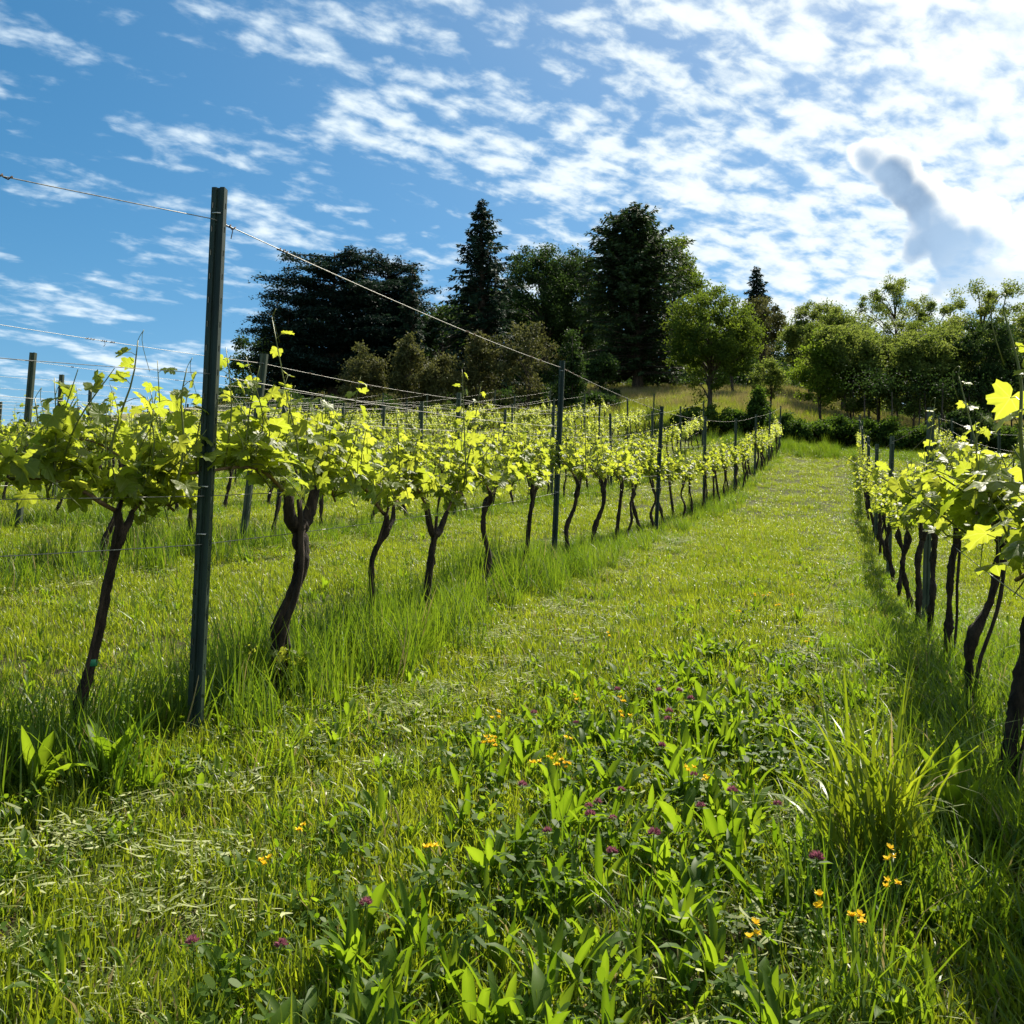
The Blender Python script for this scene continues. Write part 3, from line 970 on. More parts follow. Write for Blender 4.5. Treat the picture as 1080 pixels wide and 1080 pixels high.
def mesh_arrays(me):
    V = np.empty(len(me.vertices) * 3)
    me.vertices.foreach_get('co', V)
    V = V.reshape(-1, 3)
    lt = np.empty(len(me.polygons), np.int32)
    me.polygons.foreach_get('loop_total', lt)
    vi = np.empty(len(me.loops), np.int32)
    me.loops.foreach_get('vertex_index', vi)
    st = np.concatenate([[0], np.cumsum(lt)[:-1]])
    Fs = [vi[st[lt == c][:, None] + np.arange(c)] for c in np.unique(lt)]
    tt = np.empty(len(V), np.float32)
    me.attributes['tint'].data.foreach_get('value', tt)
    return V, Fs, tt


arr = [{nm: mesh_arrays(p[nm]) for nm in ('trunk', 'leaves')} for p in PROTO]
for i, x, y, rz, s in rest:
    c_, s_ = math.cos(rz) * s, math.sin(rz) * s
    for mi_, nm in enumerate(('leaves', 'trunk')):
        V, Fs, tt = arr[i][nm]
        Q = np.stack([V[:, 0] * c_ - V[:, 1] * s_ + x, V[:, 0] * s_ + V[:, 1] * c_ + y, V[:, 2] * s + tz(x, y)], -1)
        mr_.add(Q, Fs, tt, mat=mi_)
if rest:
    tag(link('distant_vine_foliage', mr_.mesh('distant_vine_foliage', [M['vine_leaf'], M['bark']])), 'mass of far vine rows on the hillside below the trees', 'vineyard', None, 'stuff')

# ------------------------------------------------------------------ trees
def tree_trunk(mb, h, r, rng, lean=0.03, top=.15, n=14):
    t = np.linspace(0, 1, n)
    ph = rng.uniform(0, 6, 2)
    P = np.stack([lean * h * t * np.cos(ph[0]) + .03 * r * 10 * np.sin(t * 5 + ph[0]) * t, lean * h * t * np.sin(ph[0]) + .03 * r * 10 * np.sin(t * 4 + ph[1]) * t, h * t - .3 * (t == 0)], -1)
    rad = r * (1 - (1 - top) * t) * (1 + .5 * np.exp(-t * 14))
    mb.tube(P, rad, 9, rough=.05, rng=rng)
    return P


def broadleaf(seed, h, w, base, mat, leaf=.2, n_clu=90, per=160, trunk_r=.18, n_stems=1, flat=.7, clu=.55, shape='dome', depth=None):
    """crown of leaf clumps on limbs: base is where the crown begins"""
    rng = np.random.default_rng(seed)
    depth = depth or w
    mt, ml = MB(), MB()
    stems = []
    for s in range(n_stems):
        st = MB()
        P = tree_trunk(mt, h * .8, trunk_r / (n_stems ** .5), rng, .03 if n_stems == 1 else .12)
        if n_stems > 1:
            pass
        stems.append(P)
    ch = h - base
    # lumpy envelope
    lob = rng.normal(size=(14, 3))
    lob = unit(lob)
    amp = rng.uniform(-.5, .4, 14)
    C = []
    while len(C) < n_clu:
        v = rng.normal(size=3)
        v /= np.linalg.norm(v)
        if shape == 'dome' and v[2] < -.35 and rng.random() < .7:
            continue
        k = 1 + (amp * np.exp(6 * (lob @ v - 1))).sum()
        rr = rng.uniform(.25, 1) ** .45 * k
        zc = v[2] * rr
        wz = 1.0
        if shape == 'cone':
            wz = max(.12, .95 - .75 * (zc + 1) / 2)
        if shape == 'vase':
            wz = .65 + .35 * min(1, (zc + 1) / 1.3)
        C.append([v[0] * rr * wz * w / 2, v[1] * rr * wz * depth / 2, base + ch * (.5 + .5 * zc)])
    C = np.array(C)
    C[:, 2] = np.clip(C[:, 2], base * .8, h * 1.04)
    # limbs
    order = rng.permutation(n_clu)
    for q in order[:max(10, n_clu // 4)]:
        P = stems[rng.integers(n_stems)]
        i = np.argmin(np.abs(P[:, 2] - max(base * .75, C[q][2] - .35 * np.hypot(*C[q][:2]) - .1 * h)))
        a = P[min(i, len(P) - 2)]
        c = curve_pts([a, a * .5 + C[q] * .5 + [0, 0, .08 * h * rng.uniform(0, 1)], C[q]], 7)
        mt.tube(c, np.linspace(trunk_r * .34, trunk_r * .06, 7), 5)
    # leaves
    Q = []
    for c in C:
        s = clu * rng.uniform(.6, 1.35)
        m_ = int(per * rng.uniform(.6, 1.3))
        g = unit(rng.normal(size=(m_, 3))) * (rng.uniform(0, 1, m_) ** .45)[:, None] * s
        g[rng.random(m_) < .16] *= 1.55
        g[:, 2] *= flat
        Q.append(np.concatenate([c + g, np.full((m_, 1), rng.normal(.5, .16))], 1))
    Q = np.concatenate(Q)
    n = len(Q)
    T = unit(rng.normal(size=(n, 3)) + [0, 0, -.35])
    N = unit(rng.normal(size=(n, 3)) * .8 + [0, 0, .8])
    tint = np.clip(Q[:, 3] + rng.normal(0, .2, n), 0, 1)
    sz = leaf * rng.uniform(.6, 1.25, n)
    cards(ml, Q[:, :3], T, N, sz, sz * .62, tint, 'leaf' if leaf < .15 else 'diamond')
    return {'trunk': mt.mesh('trunk', M['trunk']), 'crown': ml.mesh('crown', mat, smooth=False)}


def conifer(seed, h, w, base, mat, whorl=.42, per=8, droop=.25, spray=.30, power=.85, sprays=15, tips=1, flat=False, rag=.22):
    rng = np.random.default_rng(seed)
    mt, ml = MB(), MB()
    P = tree_trunk(mt, h, .025 * h, rng, .005, .08, 16)
    for e in range(tips - 1):
        q = P[9]
        off = np.array([rng.choice([-1, 1]) * .07 * h, .02 * h, 0])
        mt.tube(curve_pts([q, q + off * .8 + [0, 0, .1 * h], q + off + [0, 0, .42 * h]], 9), np.linspace(.012 * h, .003 * h, 9), 6)
    QP, QT, QN, QL, QW, QC = [], [], [], [], [], []
    axes = [(np.zeros(3), base, h)]
    if tips > 1:
        axes.append((off, base + .45 * (h - base), .985 * h))
    for off_, b0, h1 in axes:
        z = b0
        while z < h1 - .05:
            t = (z - b0) / (h1 - b0)
            Rr = w / 2 * ((1 - t) ** power) * (1 + .0 * t) + .10
            if off_.any():
                Rr *= .8
            m_ = max(4, int(per * (.6 + .6 * (1 - t))))
            for a in rng.uniform(0, 2 * np.pi) + np.arange(m_) * 2 * np.pi / m_ + rng.normal(0, .2, m_):
                L = Rr * rng.uniform(1 - 2 * rag, 1 + rag)
                if rng.random() < .06:
                    L *= 1.25
                d = np.array([math.cos(a), math.sin(a), 0])
                z0 = z + rng.normal() * .12
                dr = droop * rng.uniform(.5, 1.4) * (1.0 - .8 * t)
                b = np.array([off_ + [0, 0, z0], off_ + d * L * .5 + [0, 0, z0 - dr * L * .35 + .10 * L * (t)], off_ + d * L + [0, 0, z0 - dr * L * .72 + .32 * L * t]])
                c = curve_pts(b, 6)
                mt.tube(c, np.linspace(.02 + .012 * L, .006, 6), 4, cap=False)
                k = max(4, int(sprays * (.35 + L / (w / 2))))
                u = rng.uniform(.12, 1.0, k) ** .8
                f = u * 5
                i0 = np.minimum(f.astype(int), 4)
                fr = (f - i0)[:, None]
                pp = c[i0] * (1 - fr) + c[i0 + 1] * fr
                side = np.array([-d[1], d[0], 0])
                sg = rng.choice([-1, 1], k)[:, None]
                T = d * rng.uniform(.3, 1.0, (k, 1)) + side * sg * rng.uniform(.2, 1.1, (k, 1)) + np.array([0, 0, 1]) * (rng.uniform(-.9, .15, (k, 1)) if not flat else rng.uniform(-.25, .2, (k, 1)))
                N = np.array([0, 0, 1.0]) + rng.normal(0, .45, (k, 3))
                QP.append(pp + rng.normal(0, .04, (k, 3)))
                QT.append(T); QN.append(N)
                QL.append(spray * rng.uniform(.6, 1.35, k) * (.55 + .45 * min(1, L)))
                QC.append(np.clip(rng.normal(.35 + .25 * u, .2), 0, 1))
            z += whorl * rng.uniform(.7, 1.25) * (1 - .45 * t)
    P_, T_, N_, L_, C_ = map(np.concatenate, (QP, QT, QN, QL, QC))
    cards(ml, P_, T_, N_, L_, L_ * .42, C_, 'diamond', fold=-.12)
    return {'trunk': mt.mesh('trunk', M['trunk']), 'crown': ml.mesh('crown', mat, smooth=False)}


def cedar(seed, h, w, base, mat, tiers=16, spray=.27):
    """broad flat layered plates on long level limbs"""
    rng = np.random.default_rng(seed)
    mt, ml = MB(), MB()
    P = tree_trunk(mt, h * .95, .03 * h, rng, .01, .12, 16)
    lead = [np.zeros(3), np.array([.16 * w, .05 * w, 0]), np.array([-.2 * w, -.05 * w, 0])]
    QP, QC = [], []
    for i in range(tiers):
        t = (i + rng.uniform(0, .6)) / tiers
        z = base + (h - base) * t * .98
        prof = (1 - t ** 2.3) ** .62 * (.72 + .28 * min(1, t * 4))
        for a in rng.uniform(0, 6.28) + np.arange(7) * 6.28 / 7 + rng.normal(0, .3, 7):
            L = w / 2 * prof * rng.uniform(.62, 1.12) + .3
            o = lead[rng.integers(3)] * (t ** 1.2)
            d = np.array([math.cos(a), math.sin(a), 0])
            rise = rng.uniform(.02, .22) * L
            c = curve_pts([P[min(15, int(t * 15))] * [1, 1, 0] + [0, 0, z - .12 * L], o + d * L * .5 + [0, 0, z + rise * .6], o + d * L + [0, 0, z + rise * .7]], 7)
            mt.tube(c, np.linspace(.035 + .014 * L, .012, 7), 5, cap=False)
            for u in np.linspace(.25, 1.0, max(3, int(L * 2.2))):
                f = u * 6
                i0 = min(int(f), 5)
                p = c[i0] * (1 - (f - i0)) + c[i0 + 1] * (f - i0)
                rr = (.30 + .32 * math.sin(u * 2.6)) * (.5 + .25 * L) * rng.uniform(.7, 1.3)
                m_ = int(80 * rr + 22)
                q = rng.normal(size=(m_, 3)) * [rr * .62, rr * .62, .07] + p
                q[:, 2] -= .10 * ((q[:, :2] - p[:2]) ** 2).sum(1) / (rr * rr + .01) * rr
                QP.append(q)
                QC.append(np.full(m_, rng.normal(.42, .18)))
    Q, C_ = np.concatenate(QP), np.concatenate(QC)
    n = len(Q)
    T = np.concatenate([rng.normal(size=(n, 2)), rng.normal(-.12, .28, (n, 1))], 1)
    N = np.array([0, 0, 1.0]) + rng.normal(0, .4, (n, 3))
    L_ = spray * rng.uniform(.55, 1.25, n)
    cards(ml, Q, T, N, L_, L_ * .45, np.clip(C_ + rng.normal(0, .18, n), 0, 1), 'diamond', fold=-.1)
    return {'trunk': mt.mesh('trunk', M['trunk']), 'crown': ml.mesh('crown', mat, smooth=False)}


def px_height(px, py, d):
    """world height seen at this photograph pixel at depth d along the lens axis"""
    return EYE + d * ((540 - py) / FPX * math.cos(R(PITCH)) + math.sin(R(PITCH))) / (math.cos(R(PITCH)) - (540 - py) / FPX * math.sin(R(PITCH)))


def stand(name, meshes, px, d, label, cat, group, rz=0.0, scale=1.0, drop=0.0):
    x, y = ground_at(px, d)
    root = empty(name, (x, y, tz(x, y) - drop), rz, (scale,) * 3)
    tag(root, label, cat, group)
    for nm, me in meshes.items():
        link(nm, me, root)
    return root


def dims(px, d, top, wpx):
    x, y = ground_at(px, d)
    return px_height(px, top, d) - tz(x, y), wpx / FPX * d


GT = 'trees on the hilltop'
# (builder, px, depth, top py, width px, ...)
h, w = dims(352, 76, 258, 150)
stand('cedar_tree', cedar(1, h, w, 1.0, M['cedar'], 18), 349, 76, 'broad dark cedar with layered flat boughs, left end of the hilltop trees', 'tree', GT)
h, w = dims(408, 79, 268, 112)
stand('cedar_tree', cedar(2, h, w, 1.0, M['cedar'], 17), 408, 79, 'dark cedar with two feathery tops, right beside the broadest cedar', 'tree', GT, .7)
h, w = dims(300, 72, 318, 70)
stand('cedar_tree', cedar(12, h, w, .6, M['cedar'], 11), 301, 72, 'low dark cedar skirt at the far left foot of the broad cedar', 'tree', GT, .7)
h, w = dims(433, 74, 281, 36)
stand('spruce_tree', conifer(3, h, w, 1.0, M['spruce'], .28, 8, .2, .3, .6, 24), 433, 74, 'very narrow spire of a young spruce beside the cedars', 'tree', GT)
h, w = dims(508, 74, 212, 104)
stand('spruce_tree', conifer(4, h, w, .8, M['spruce'], .30, 9, .50, .34, .72, 46, rag=.3), 507, 74, 'tall pointed spruce with drooping tiers, highest spire of the hilltop', 'tree', GT)
h, w = dims(463, 78, 312, 118)
stand('dark_broadleaf_tree', broadleaf(5, h, w, .8, M['oak'], .24, 80, 120, .18), 465, 80, 'low dark leafy tree filling the gap between cedar and spruce', 'tree', GT)
h, w = dims(576, 82, 250, 104)
stand('dark_broadleaf_tree', broadleaf(6, h, w, 1.2, M['oak'], .2, 170, 230, .3, clu=.85), 576, 82, 'rounded dark leafy tree between the spruce and the big fir', 'tree', GT)
h, w = dims(608, 80, 258, 80)
stand('dark_broadleaf_tree', broadleaf(7, h, w, 1.2, M['oak'], .2, 140, 220, .28, clu=.8), 616, 84, 'dark leafy tree tucked against the left side of the big fir', 'tree', GT)
h, w = dims(674, 70, 220, 138)
stand('fir_tree', conifer(8, h, w, 1.5, M['fir'], .30, 11, .24, .34, .48, 60, tips=2, rag=.32), 674, 70, 'massive fir with a ragged twin top and dark bare trunk', 'tree', GT)
h, w = dims(716, 76, 240, 76)
stand('tall_broadleaf_tree', broadleaf(9, h, w, 3.0, M['walnut'], .22, 120, 110, .26, clu=.6), 713, 76, 'tall rounded green tree behind the right shoulder of the big fir', 'tree', GT)
h, w = dims(750, 50, 302, 118)
walnut = stand('walnut_tree', broadleaf(10, h, w, 1.25, M['walnut'], .125, 210, 170, .15, clu=.44), 750, 50, 'bright green rounded walnut tree with a straight pale trunk, in front of the wood', 'tree', GT)
h, w = dims(803, 84, 281, 46)
stand('spruce_tree', conifer(11, h, w, 1.0, M['spruce'], .30, 9, .3, .36, .7, 30), 803, 84, 'small dark pointed spruce standing alone right of the walnut tree', 'tree', GT)
h, w = dims(806, 76, 318, 52)
stand('olive_broadleaf_tree', broadleaf(13, h, w, 1.6, M['olive'], .2, 80, 110, .16, n_stems=2, clu=.5), 808, 76, 'grey olive tree in front of the small pointed spruce', 'tree', GT)
h, w = dims(815, 55, 378, 40)
stand('small_broadleaf_tree', broadleaf(14, h, w, .9, M['acacia'], .14, 40, 90, .07, n_stems=2, clu=.3), 815, 55, 'small bushy tree on thin stems at the meadow edge right of the walnut', 'tree', GT)
h, w = dims(634, 62, 372, 46)
stand('small_broadleaf_tree', broadleaf(15, h, w, 1.0, M['oak'], .18, 50, 100, .10, clu=.4), 634, 62, 'small dark tree on a thin trunk under the big fir', 'tree', GT)
h, w = dims(778, 66, 352, 48)
stand('dark_broadleaf_tree', broadleaf(16, h, w, 1.2, M['oak'], .2, 60, 110, .14, n_stems=3, clu=.5), 776, 66, 'dark several stemmed tree in shade just behind the walnut', 'tree', GT)

GB = 'brown green shrubs below the dark trees'
for i, (px, d, top, wp, lab) in enumerate([
    (382, 55, 366, 52, 'brown green shrub leftmost below the cedars'),
    (426, 54, 345, 58, 'tall brown shrub between cedar and spruce'),
    (462, 54, 366, 46, 'low brown green shrub left of the spruce foot'),
    (505, 55, 340, 66, 'broad brown shrub at the foot of the tall spruce'),
    (556, 55, 338, 74, 'broad russet shrub below the rounded dark tree'),
    (604, 55, 348, 56, 'dark green shrub with yellow tips left of the fir foot')]):
    h, w = dims(px, d, top, wp)
    stand('shrub', broadleaf(30 + i, h, w, .15, M['olive'] if i != 5 else M['oak'], .17, 60, 110, .08, n_stems=3, clu=.42, shape='cone' if i % 2 else 'dome'), px, d, lab, 'shrub', GB)

GW = 'young trees of the wood on the right'
wood = [
    # px, depth, top, width, crown base, material, label
    (868, 50, 346, 46, .9, 'lime', 'yellow green young tree leftmost in the wood on the right'),
    (893, 62, 312, 76, 2.0, 'acacia', 'tall loose crowned tree behind the yellow green young tree'),
    (858, 70, 322, 60, 2.0, 'acacia', 'tree in the gap between the small spruce and the wood on the right'),
    (900, 50, 352, 62, 1.7, 'acacia', 'thin trunked young tree second from the left of the wood'),
    (948, 72, 300, 96, 3.0, 'acacia', 'tallest airy tree of the wood, rounded top against the cloud'),
    (930, 51, 350, 60, 1.7, 'acacia', 'mid green young tree below the tallest airy tree'),
    (965, 49, 345, 76, 1.6, 'acacia', 'feathery pale tipped tree in the middle of the wood'),
    (1005, 50, 345, 74, 1.6, 'acacia', 'dark underlit tree right of the feathery pale tipped tree'),
    (1046, 62, 316, 66, 2.0, 'acacia', 'tall tree with a leaning wispy top near the right edge'),
    (1000, 66, 328, 70, 2.0, 'acacia', 'round tree behind the dark underlit tree'),
    (1045, 49, 352, 72, 1.5, 'oak', 'dense dark young tree near the right edge of the wood'),
    (1088, 52, 338, 84, 1.5, 'acacia', 'tree cut off by the right edge of the picture'),
    (1140, 54, 330, 90, 1.5, 'acacia', 'tree just outside the right edge of the picture'),
    (1200, 56, 325, 90, 1.5, 'oak', 'last tree of the wood, well outside the right edge'),
    (980, 58, 352, 84, 1.6, 'oak', 'dark tree filling the middle depth of the wood'),
    (1062, 56, 360, 84, 1.5, 'oak', 'shaded tree deep in the wood behind the right edge'),
    (920, 58, 362, 70, 1.5, 'oak', 'shaded tree deep in the left part of the wood'),
]
for i, (px, d, top, wp, cb, mt_, lab) in enumerate(wood):
    h, w = dims(px, d, top, wp)
    w *= (1.25, 1.05, 1.4)[i % 3]
    stand('young_tree', broadleaf(60 + i, h, w, cb * (1, .7, .85)[i % 3], M[mt_], .135, 60 if mt_ == 'lime' else 130, 130 if mt_ == 'lime' else 180, .075 if d < 60 else .14, n_stems=1 if i % 3 else 2, clu=.42, flat=.8), px, d, lab, 'tree', GW)
GS = 'bare thin stems under the wood on the right'
rs = np.random.default_rng(8)
stem_lab = 'slim bare trunk in the shade under the wood on the right'
for i in range(14):
    px, d = 905 + i * 12.5 + rs.uniform(-5, 5), rs.uniform(45.5, 50)
    mb = MB()
    tree_trunk(mb, rs.uniform(2.4, 3.4), .05, rs, .08, .5)
    ms_ = MB()
    C = np.array([0, 0, 3.0]) + rs.normal(size=(300, 3)) * [.6, .6, .35]
    cards(ms_, C, rs.normal(size=(300, 3)), rs.normal(size=(300, 3)), .12, .075, rs.uniform(.1, .7, 300))
    stand('sapling', {'trunk': mb.mesh('trunk', M['trunk']), 'crown': ms_.mesh('crown', M['oak'], smooth=False)}, px, d, stem_lab, 'sapling', GS)

GL = 'low bushes between the rows and the meadow'
bushes = [
    (733, 46.5, 427, 56, 'bush', 'dark rounded bush at the end of the second row, under the walnut'),
    (802, 45.5, 408, 44, 'bush', 'pointed ivy covered stump bush standing above the left row end'),
    (775, 46, 434, 40, 'bush', 'low leafy bush between the rounded bush and the pointed one'),
    (832, 44.4, 440, 40, 'bush', 'low bush just right of the pointed ivy bush'),
    (862, 44.2, 444, 52, 'bush', 'shaded bush closing the far end of the mown path'),
    (897, 44.4, 441, 46, 'bush', 'dark bush behind the end post of the right row'),
    (925, 45, 444, 48, 'bush', 'dark bush under the thin trunked young trees'),
    (960, 44, 450, 52, 'bush', 'bramble bush low in the shade of the wood'),
    (1022, 42, 430, 44, 'oak', 'upright black shadowed bush behind the thick right post'),
    (1060, 43, 452, 50, 'bush', 'leafy bush near the right edge below the wood'),
    (1110, 43, 436, 60, 'oak', 'bush beyond the right edge of the picture'),
]
for i, (px, d, top, wp, mt_, lab) in enumerate(bushes):
    h, w = dims(px, d, top, wp)
    h = max(h, .9)
    stand('bush', broadleaf(90 + i, h, w, .05, M[mt_], .13, 60, 110, .05, n_stems=3, clu=.28, shape='cone' if i == 1 else 'dome'), px, d, lab, 'bush', GL)
# dark undergrowth at the foot of the hilltop wood
rng_u = np.random.default_rng(31)
mu = MB()
nu = 90000
pxs = rng_u.uniform(225, 1200, nu)
dd = rng_u.uniform(76, 92, nu)
low_ = np.arange(nu) > 55000          # a nearer fringe below the dark trees
pxs[low_] = rng_u.uniform(225, 655, low_.sum())
dd[low_] = rng_u.uniform(57, 64, low_.sum())
cN, sN = math.cos(R(YAW)), math.sin(R(YAW))
rr_ = (pxs - 540) / FPX * dd
ux, uy = rr_ * cN - dd * sN, rr_ * sN + dd * cN
top_ = 1.5 + 1.1 * np.sin(pxs * .047 + dd * .3) * np.sin(pxs * .021 + 1) + .5 * np.sin(pxs * .13)
uz = terrain(ux, uy) + rng_u.uniform(0, 1, nu) ** .8 * np.clip(top_, .5, 3) * np.where(low_, .55, 1)
cards(mu, np.stack([ux, uy, uz], -1), rng_u.normal(size=(nu, 3)), rng_u.normal(size=(nu, 3)) * .7 + [0, 0, .8], .3 * rng_u.uniform(.6, 1.3, nu), .2, rng_u.uniform(0, .8, nu))
tag(link('undergrowth', mu.mesh('undergrowth', M['oak'], smooth=False)), 'dark undergrowth along the foot of the hilltop wood', 'undergrowth', None, 'stuff')
# a fringe of trees closing the horizon behind
GF = 'dark trees closing the view behind the hilltop'
fringe = [(296, 92, 350, 90), (470, 96, 318, 110), (540, 96, 300, 110), (620, 98, 320, 120), (700, 96, 330, 110), (770, 98, 345, 110), (850, 96, 352, 100), (920, 92, 345, 110), (1000, 90, 345, 120), (1085, 88, 345, 120)]
fl = ['left end behind the broad cedar', 'behind the gap between cedar and spruce', 'behind the tall spruce', 'behind the big fir', 'behind the walnut tree', 'behind the small lone spruce',
      'behind the yellow green young tree', 'behind the tallest airy tree', 'behind the feathery pale tree', 'behind the right edge of the wood']
FP = [broadleaf(120 + i, 8.0, 13.0, .0, M['oak'], .34, 170, 110, .2, clu=1.0) for i in range(3)]
for i, (px, d, top, wp) in enumerate(fringe):
    h, w = dims(px, d, top, wp)
    stand('background_tree', FP[i % 3], px, d, 'shaded leafy tree ' + fl[i], 'tree', GF, i * 1.3, max(.4, h / 8.0))

# ------------------------------------------------------------------ grass, weeds, clippings
proto_col = {}


def protos(key, meshes):
    col = bpy.data.collections.new(key)
    for i, me in enumerate(meshes):
        o = bpy.data.objects.new(f'{key}_{chr(97 + i)}', me)
        col.objects.link(o)
    proto_col[key] = col


def blades(seed, n, rad, hmin, hmax, wid, bend=.5, mat='grass', flatness=0.0, segs=4, curl=0.0):
    rng = np.random.default_rng(seed)
    a = rng.uniform(0, 2 * np.pi, n)
    r = rad * np.sqrt(rng.uniform(0, 1, n))
    P = np.stack([r * np.cos(a), r * np.sin(a), np.full(n, -.01)], -1)
    az = rng.uniform(0, 2 * np.pi, n)
    d = np.stack([np.cos(az), np.sin(az), np.zeros(n)], -1)
    s = np.stack([-np.sin(az), np.cos(az), np.zeros(n)], -1)
    tw = rng.normal(0, .7, n)[:, None]
    s = s * np.cos(tw) + d * np.sin(tw)
    H = rng.uniform(hmin, hmax, n)
    bd = bend * rng.uniform(.1, 1.3, n)
    t = np.linspace(0, 1, segs + 1)
    ang = bd[:, None] * (t[None] ** 1.5) * 1.6 + rng.normal(0, .18, n)[:, None]
    dl = H[:, None] / segs
    dx = np.cumsum(np.sin(ang) * dl, 1) - np.sin(ang[:, :1]) * dl
    dz = np.cumsum(np.cos(ang) * dl, 1) - np.cos(ang[:, :1]) * dl
    C = P[:, None] + d[:, None] * dx[..., None] + np.array([0, 0, 1.0]) * dz[..., None]
    w = wid * rng.uniform(.6, 1.3, n)[:, None] * (1 - t[None] ** 2.2)
    Lf, Rt = C[:, :-1] - s[:, None] * w[:, :-1, None] / 2, C[:, :-1] + s[:, None] * w[:, :-1, None] / 2
    V = np.concatenate([Lf, Rt, C[:, -1:]], 1)
    k = 2 * segs + 1
    q = np.array([[i, segs + i, segs + i + 1, i + 1] for i in range(segs - 1)])
    tr = np.array([[segs - 1, 2 * segs - 1, 2 * segs]])
    o = np.arange(n)[:, None, None] * k
    mb = MB()
    mb.add(V.reshape(-1, 3), [(o + q[None]).reshape(-1, 4), (o + tr[None]).reshape(-1, 3)], np.repeat(np.clip(rng.normal(.5, .25, n), 0, 1), k))
    return mb


def rosette(seed, n, lmin, lmax, wid, upright=.7):
    """broad lance-shaped leaves in a rosette (plantain, dock, dandelion)"""
    rng = np.random.default_rng(seed)
    mb = MB()
    segs = 6
    t = np.linspace(0, 1, segs + 1)
    for i in range(n):
        az = rng.uniform(0, 6.283)
        d = np.array([math.cos(az), math.sin(az), 0])
        s = np.array([-d[1], d[0], 0])
        L = rng.uniform(lmin, lmax)
        a0 = rng.uniform(.0, .5) / upright * .8
        ang = a0 + rng.uniform(.1, 1.5) * t ** 1.6
        C = np.stack([np.cumsum(np.sin(ang)) - np.sin(ang[0]), np.cumsum(np.cos(ang)) - np.cos(ang[0])], -1) * L / segs
        C = d * C[:, :1] + np.array([0, 0, 1]) * C[:, 1:] + d * rng.uniform(0, .02) + s * rng.normal() * .012
        w = wid * L / lmax * rng.uniform(.7, 1.25) * (np.sin(np.pi * np.clip(t * .93 + .035, 0, 1) ** 1.15) ** .8 * .93 + .07) * (1 + .08 * rng.normal(size=segs + 1))
        w[-1] = .001
        nr = np.stack([-d * np.cos(ang)[j] + np.array([0, 0, 1]) * np.sin(ang)[j] for j in range(segs + 1)])
        fold = rng.uniform(.1, .35)
        Lf = C - s * w[:, None] / 2 + nr * w[:, None] * fold
        Rt = C + s * w[:, None] / 2 + nr * w[:, None] * fold
        V = np.concatenate([Lf, C, Rt])
        m_ = segs + 1
        q = [[j, m_ + j, m_ + j + 1, j + 1] for j in range(segs)] + [[m_ + j, 2 * m_ + j, 2 * m_ + j + 1, m_ + j + 1] for j in range(segs)]
        tn_ = np.clip(rng.normal(.45, .25), 0, .85)
        mb.add(V, [np.array(q)], np.clip(np.concatenate([np.full(m_, tn_), np.full(m_, tn_ + .3), np.full(m_, tn_)]) + rng.normal(0, .07, 3 * m_), 0, 1))
    return mb


def clover(seed, n):
    rng = np.random.default_rng(seed)
    mb = MB()
    for i in range(n):
        p = np.array([rng.normal() * .06, rng.normal() * .06, 0])
        h_ = rng.uniform(.03, .12)
        q = p + [rng.normal() * .02, rng.normal() * .02, h_]
        mb.tube(np.array([p, (p + q) / 2, q]), .0012, 3, tint=.5, cap=False)
        a0 = rng.uniform(0, 6)
        tn = np.clip(rng.normal(.5, .25), 0, 1)
        for j in range(3):
            a = a0 + j * 2.094
            s = rng.uniform(.007, .013)
            d = np.array([math.cos(a), math.sin(a), rng.normal() * .55])
            b = np.array([-d[1], d[0], 0])
            th = np.linspace(0, 2 * np.pi, 8, endpoint=False)
            V = q + d * (s * (1 - np.cos(th)))[:, None] + b * (s * .8 * np.sin(th))[:, None] + np.array([0, 0, .25]) * (s * np.abs(np.sin(th)))[:, None]
            mb.add(V, [np.arange(8)[None]], tn)
    return mb


def litter(seed, n, rad, lmin, lmax, wid):
    """cut blades lying flat, criss-cross"""
    rng = np.random.default_rng(seed)
    mb = MB()
    for i in range(n):
        a = rng.uniform(0, 6.283)
        p = np.array([rng.normal() * rad * .6, rng.normal() * rad * .6, rng.uniform(.008, .045)])
        L = rng.uniform(lmin, lmax)
        segs = 5
        t = np.linspace(-.5, .5, segs + 1)
        cu = rng.normal() * .9
        d = np.stack([np.cos(a + cu * t), np.sin(a + cu * t), rng.normal() * .15 + 0 * t - .4 * t * rng.uniform(-.3, .8)], -1)
        C = p + np.cumsum(d, 0) * L / segs
        C[:, 2] = np.maximum(C[:, 2], .008)
        s = np.stack([-np.sin(a + cu * t), np.cos(a + cu * t), rng.normal() * .5 + 0 * t], -1)
        w = wid * rng.uniform(.5, 1.4) * (1 - (2 * np.abs(t)) ** 3 * .85)
        V = np.concatenate([C - s * w[:, None] / 2, C + s * w[:, None] / 2])
        m_ = segs + 1
        mb.add(V, [np.array([[j, m_ + j, m_ + j + 1, j + 1] for j in range(segs)])], np.clip(rng.normal(.5, .28), 0, 1))
    return mb


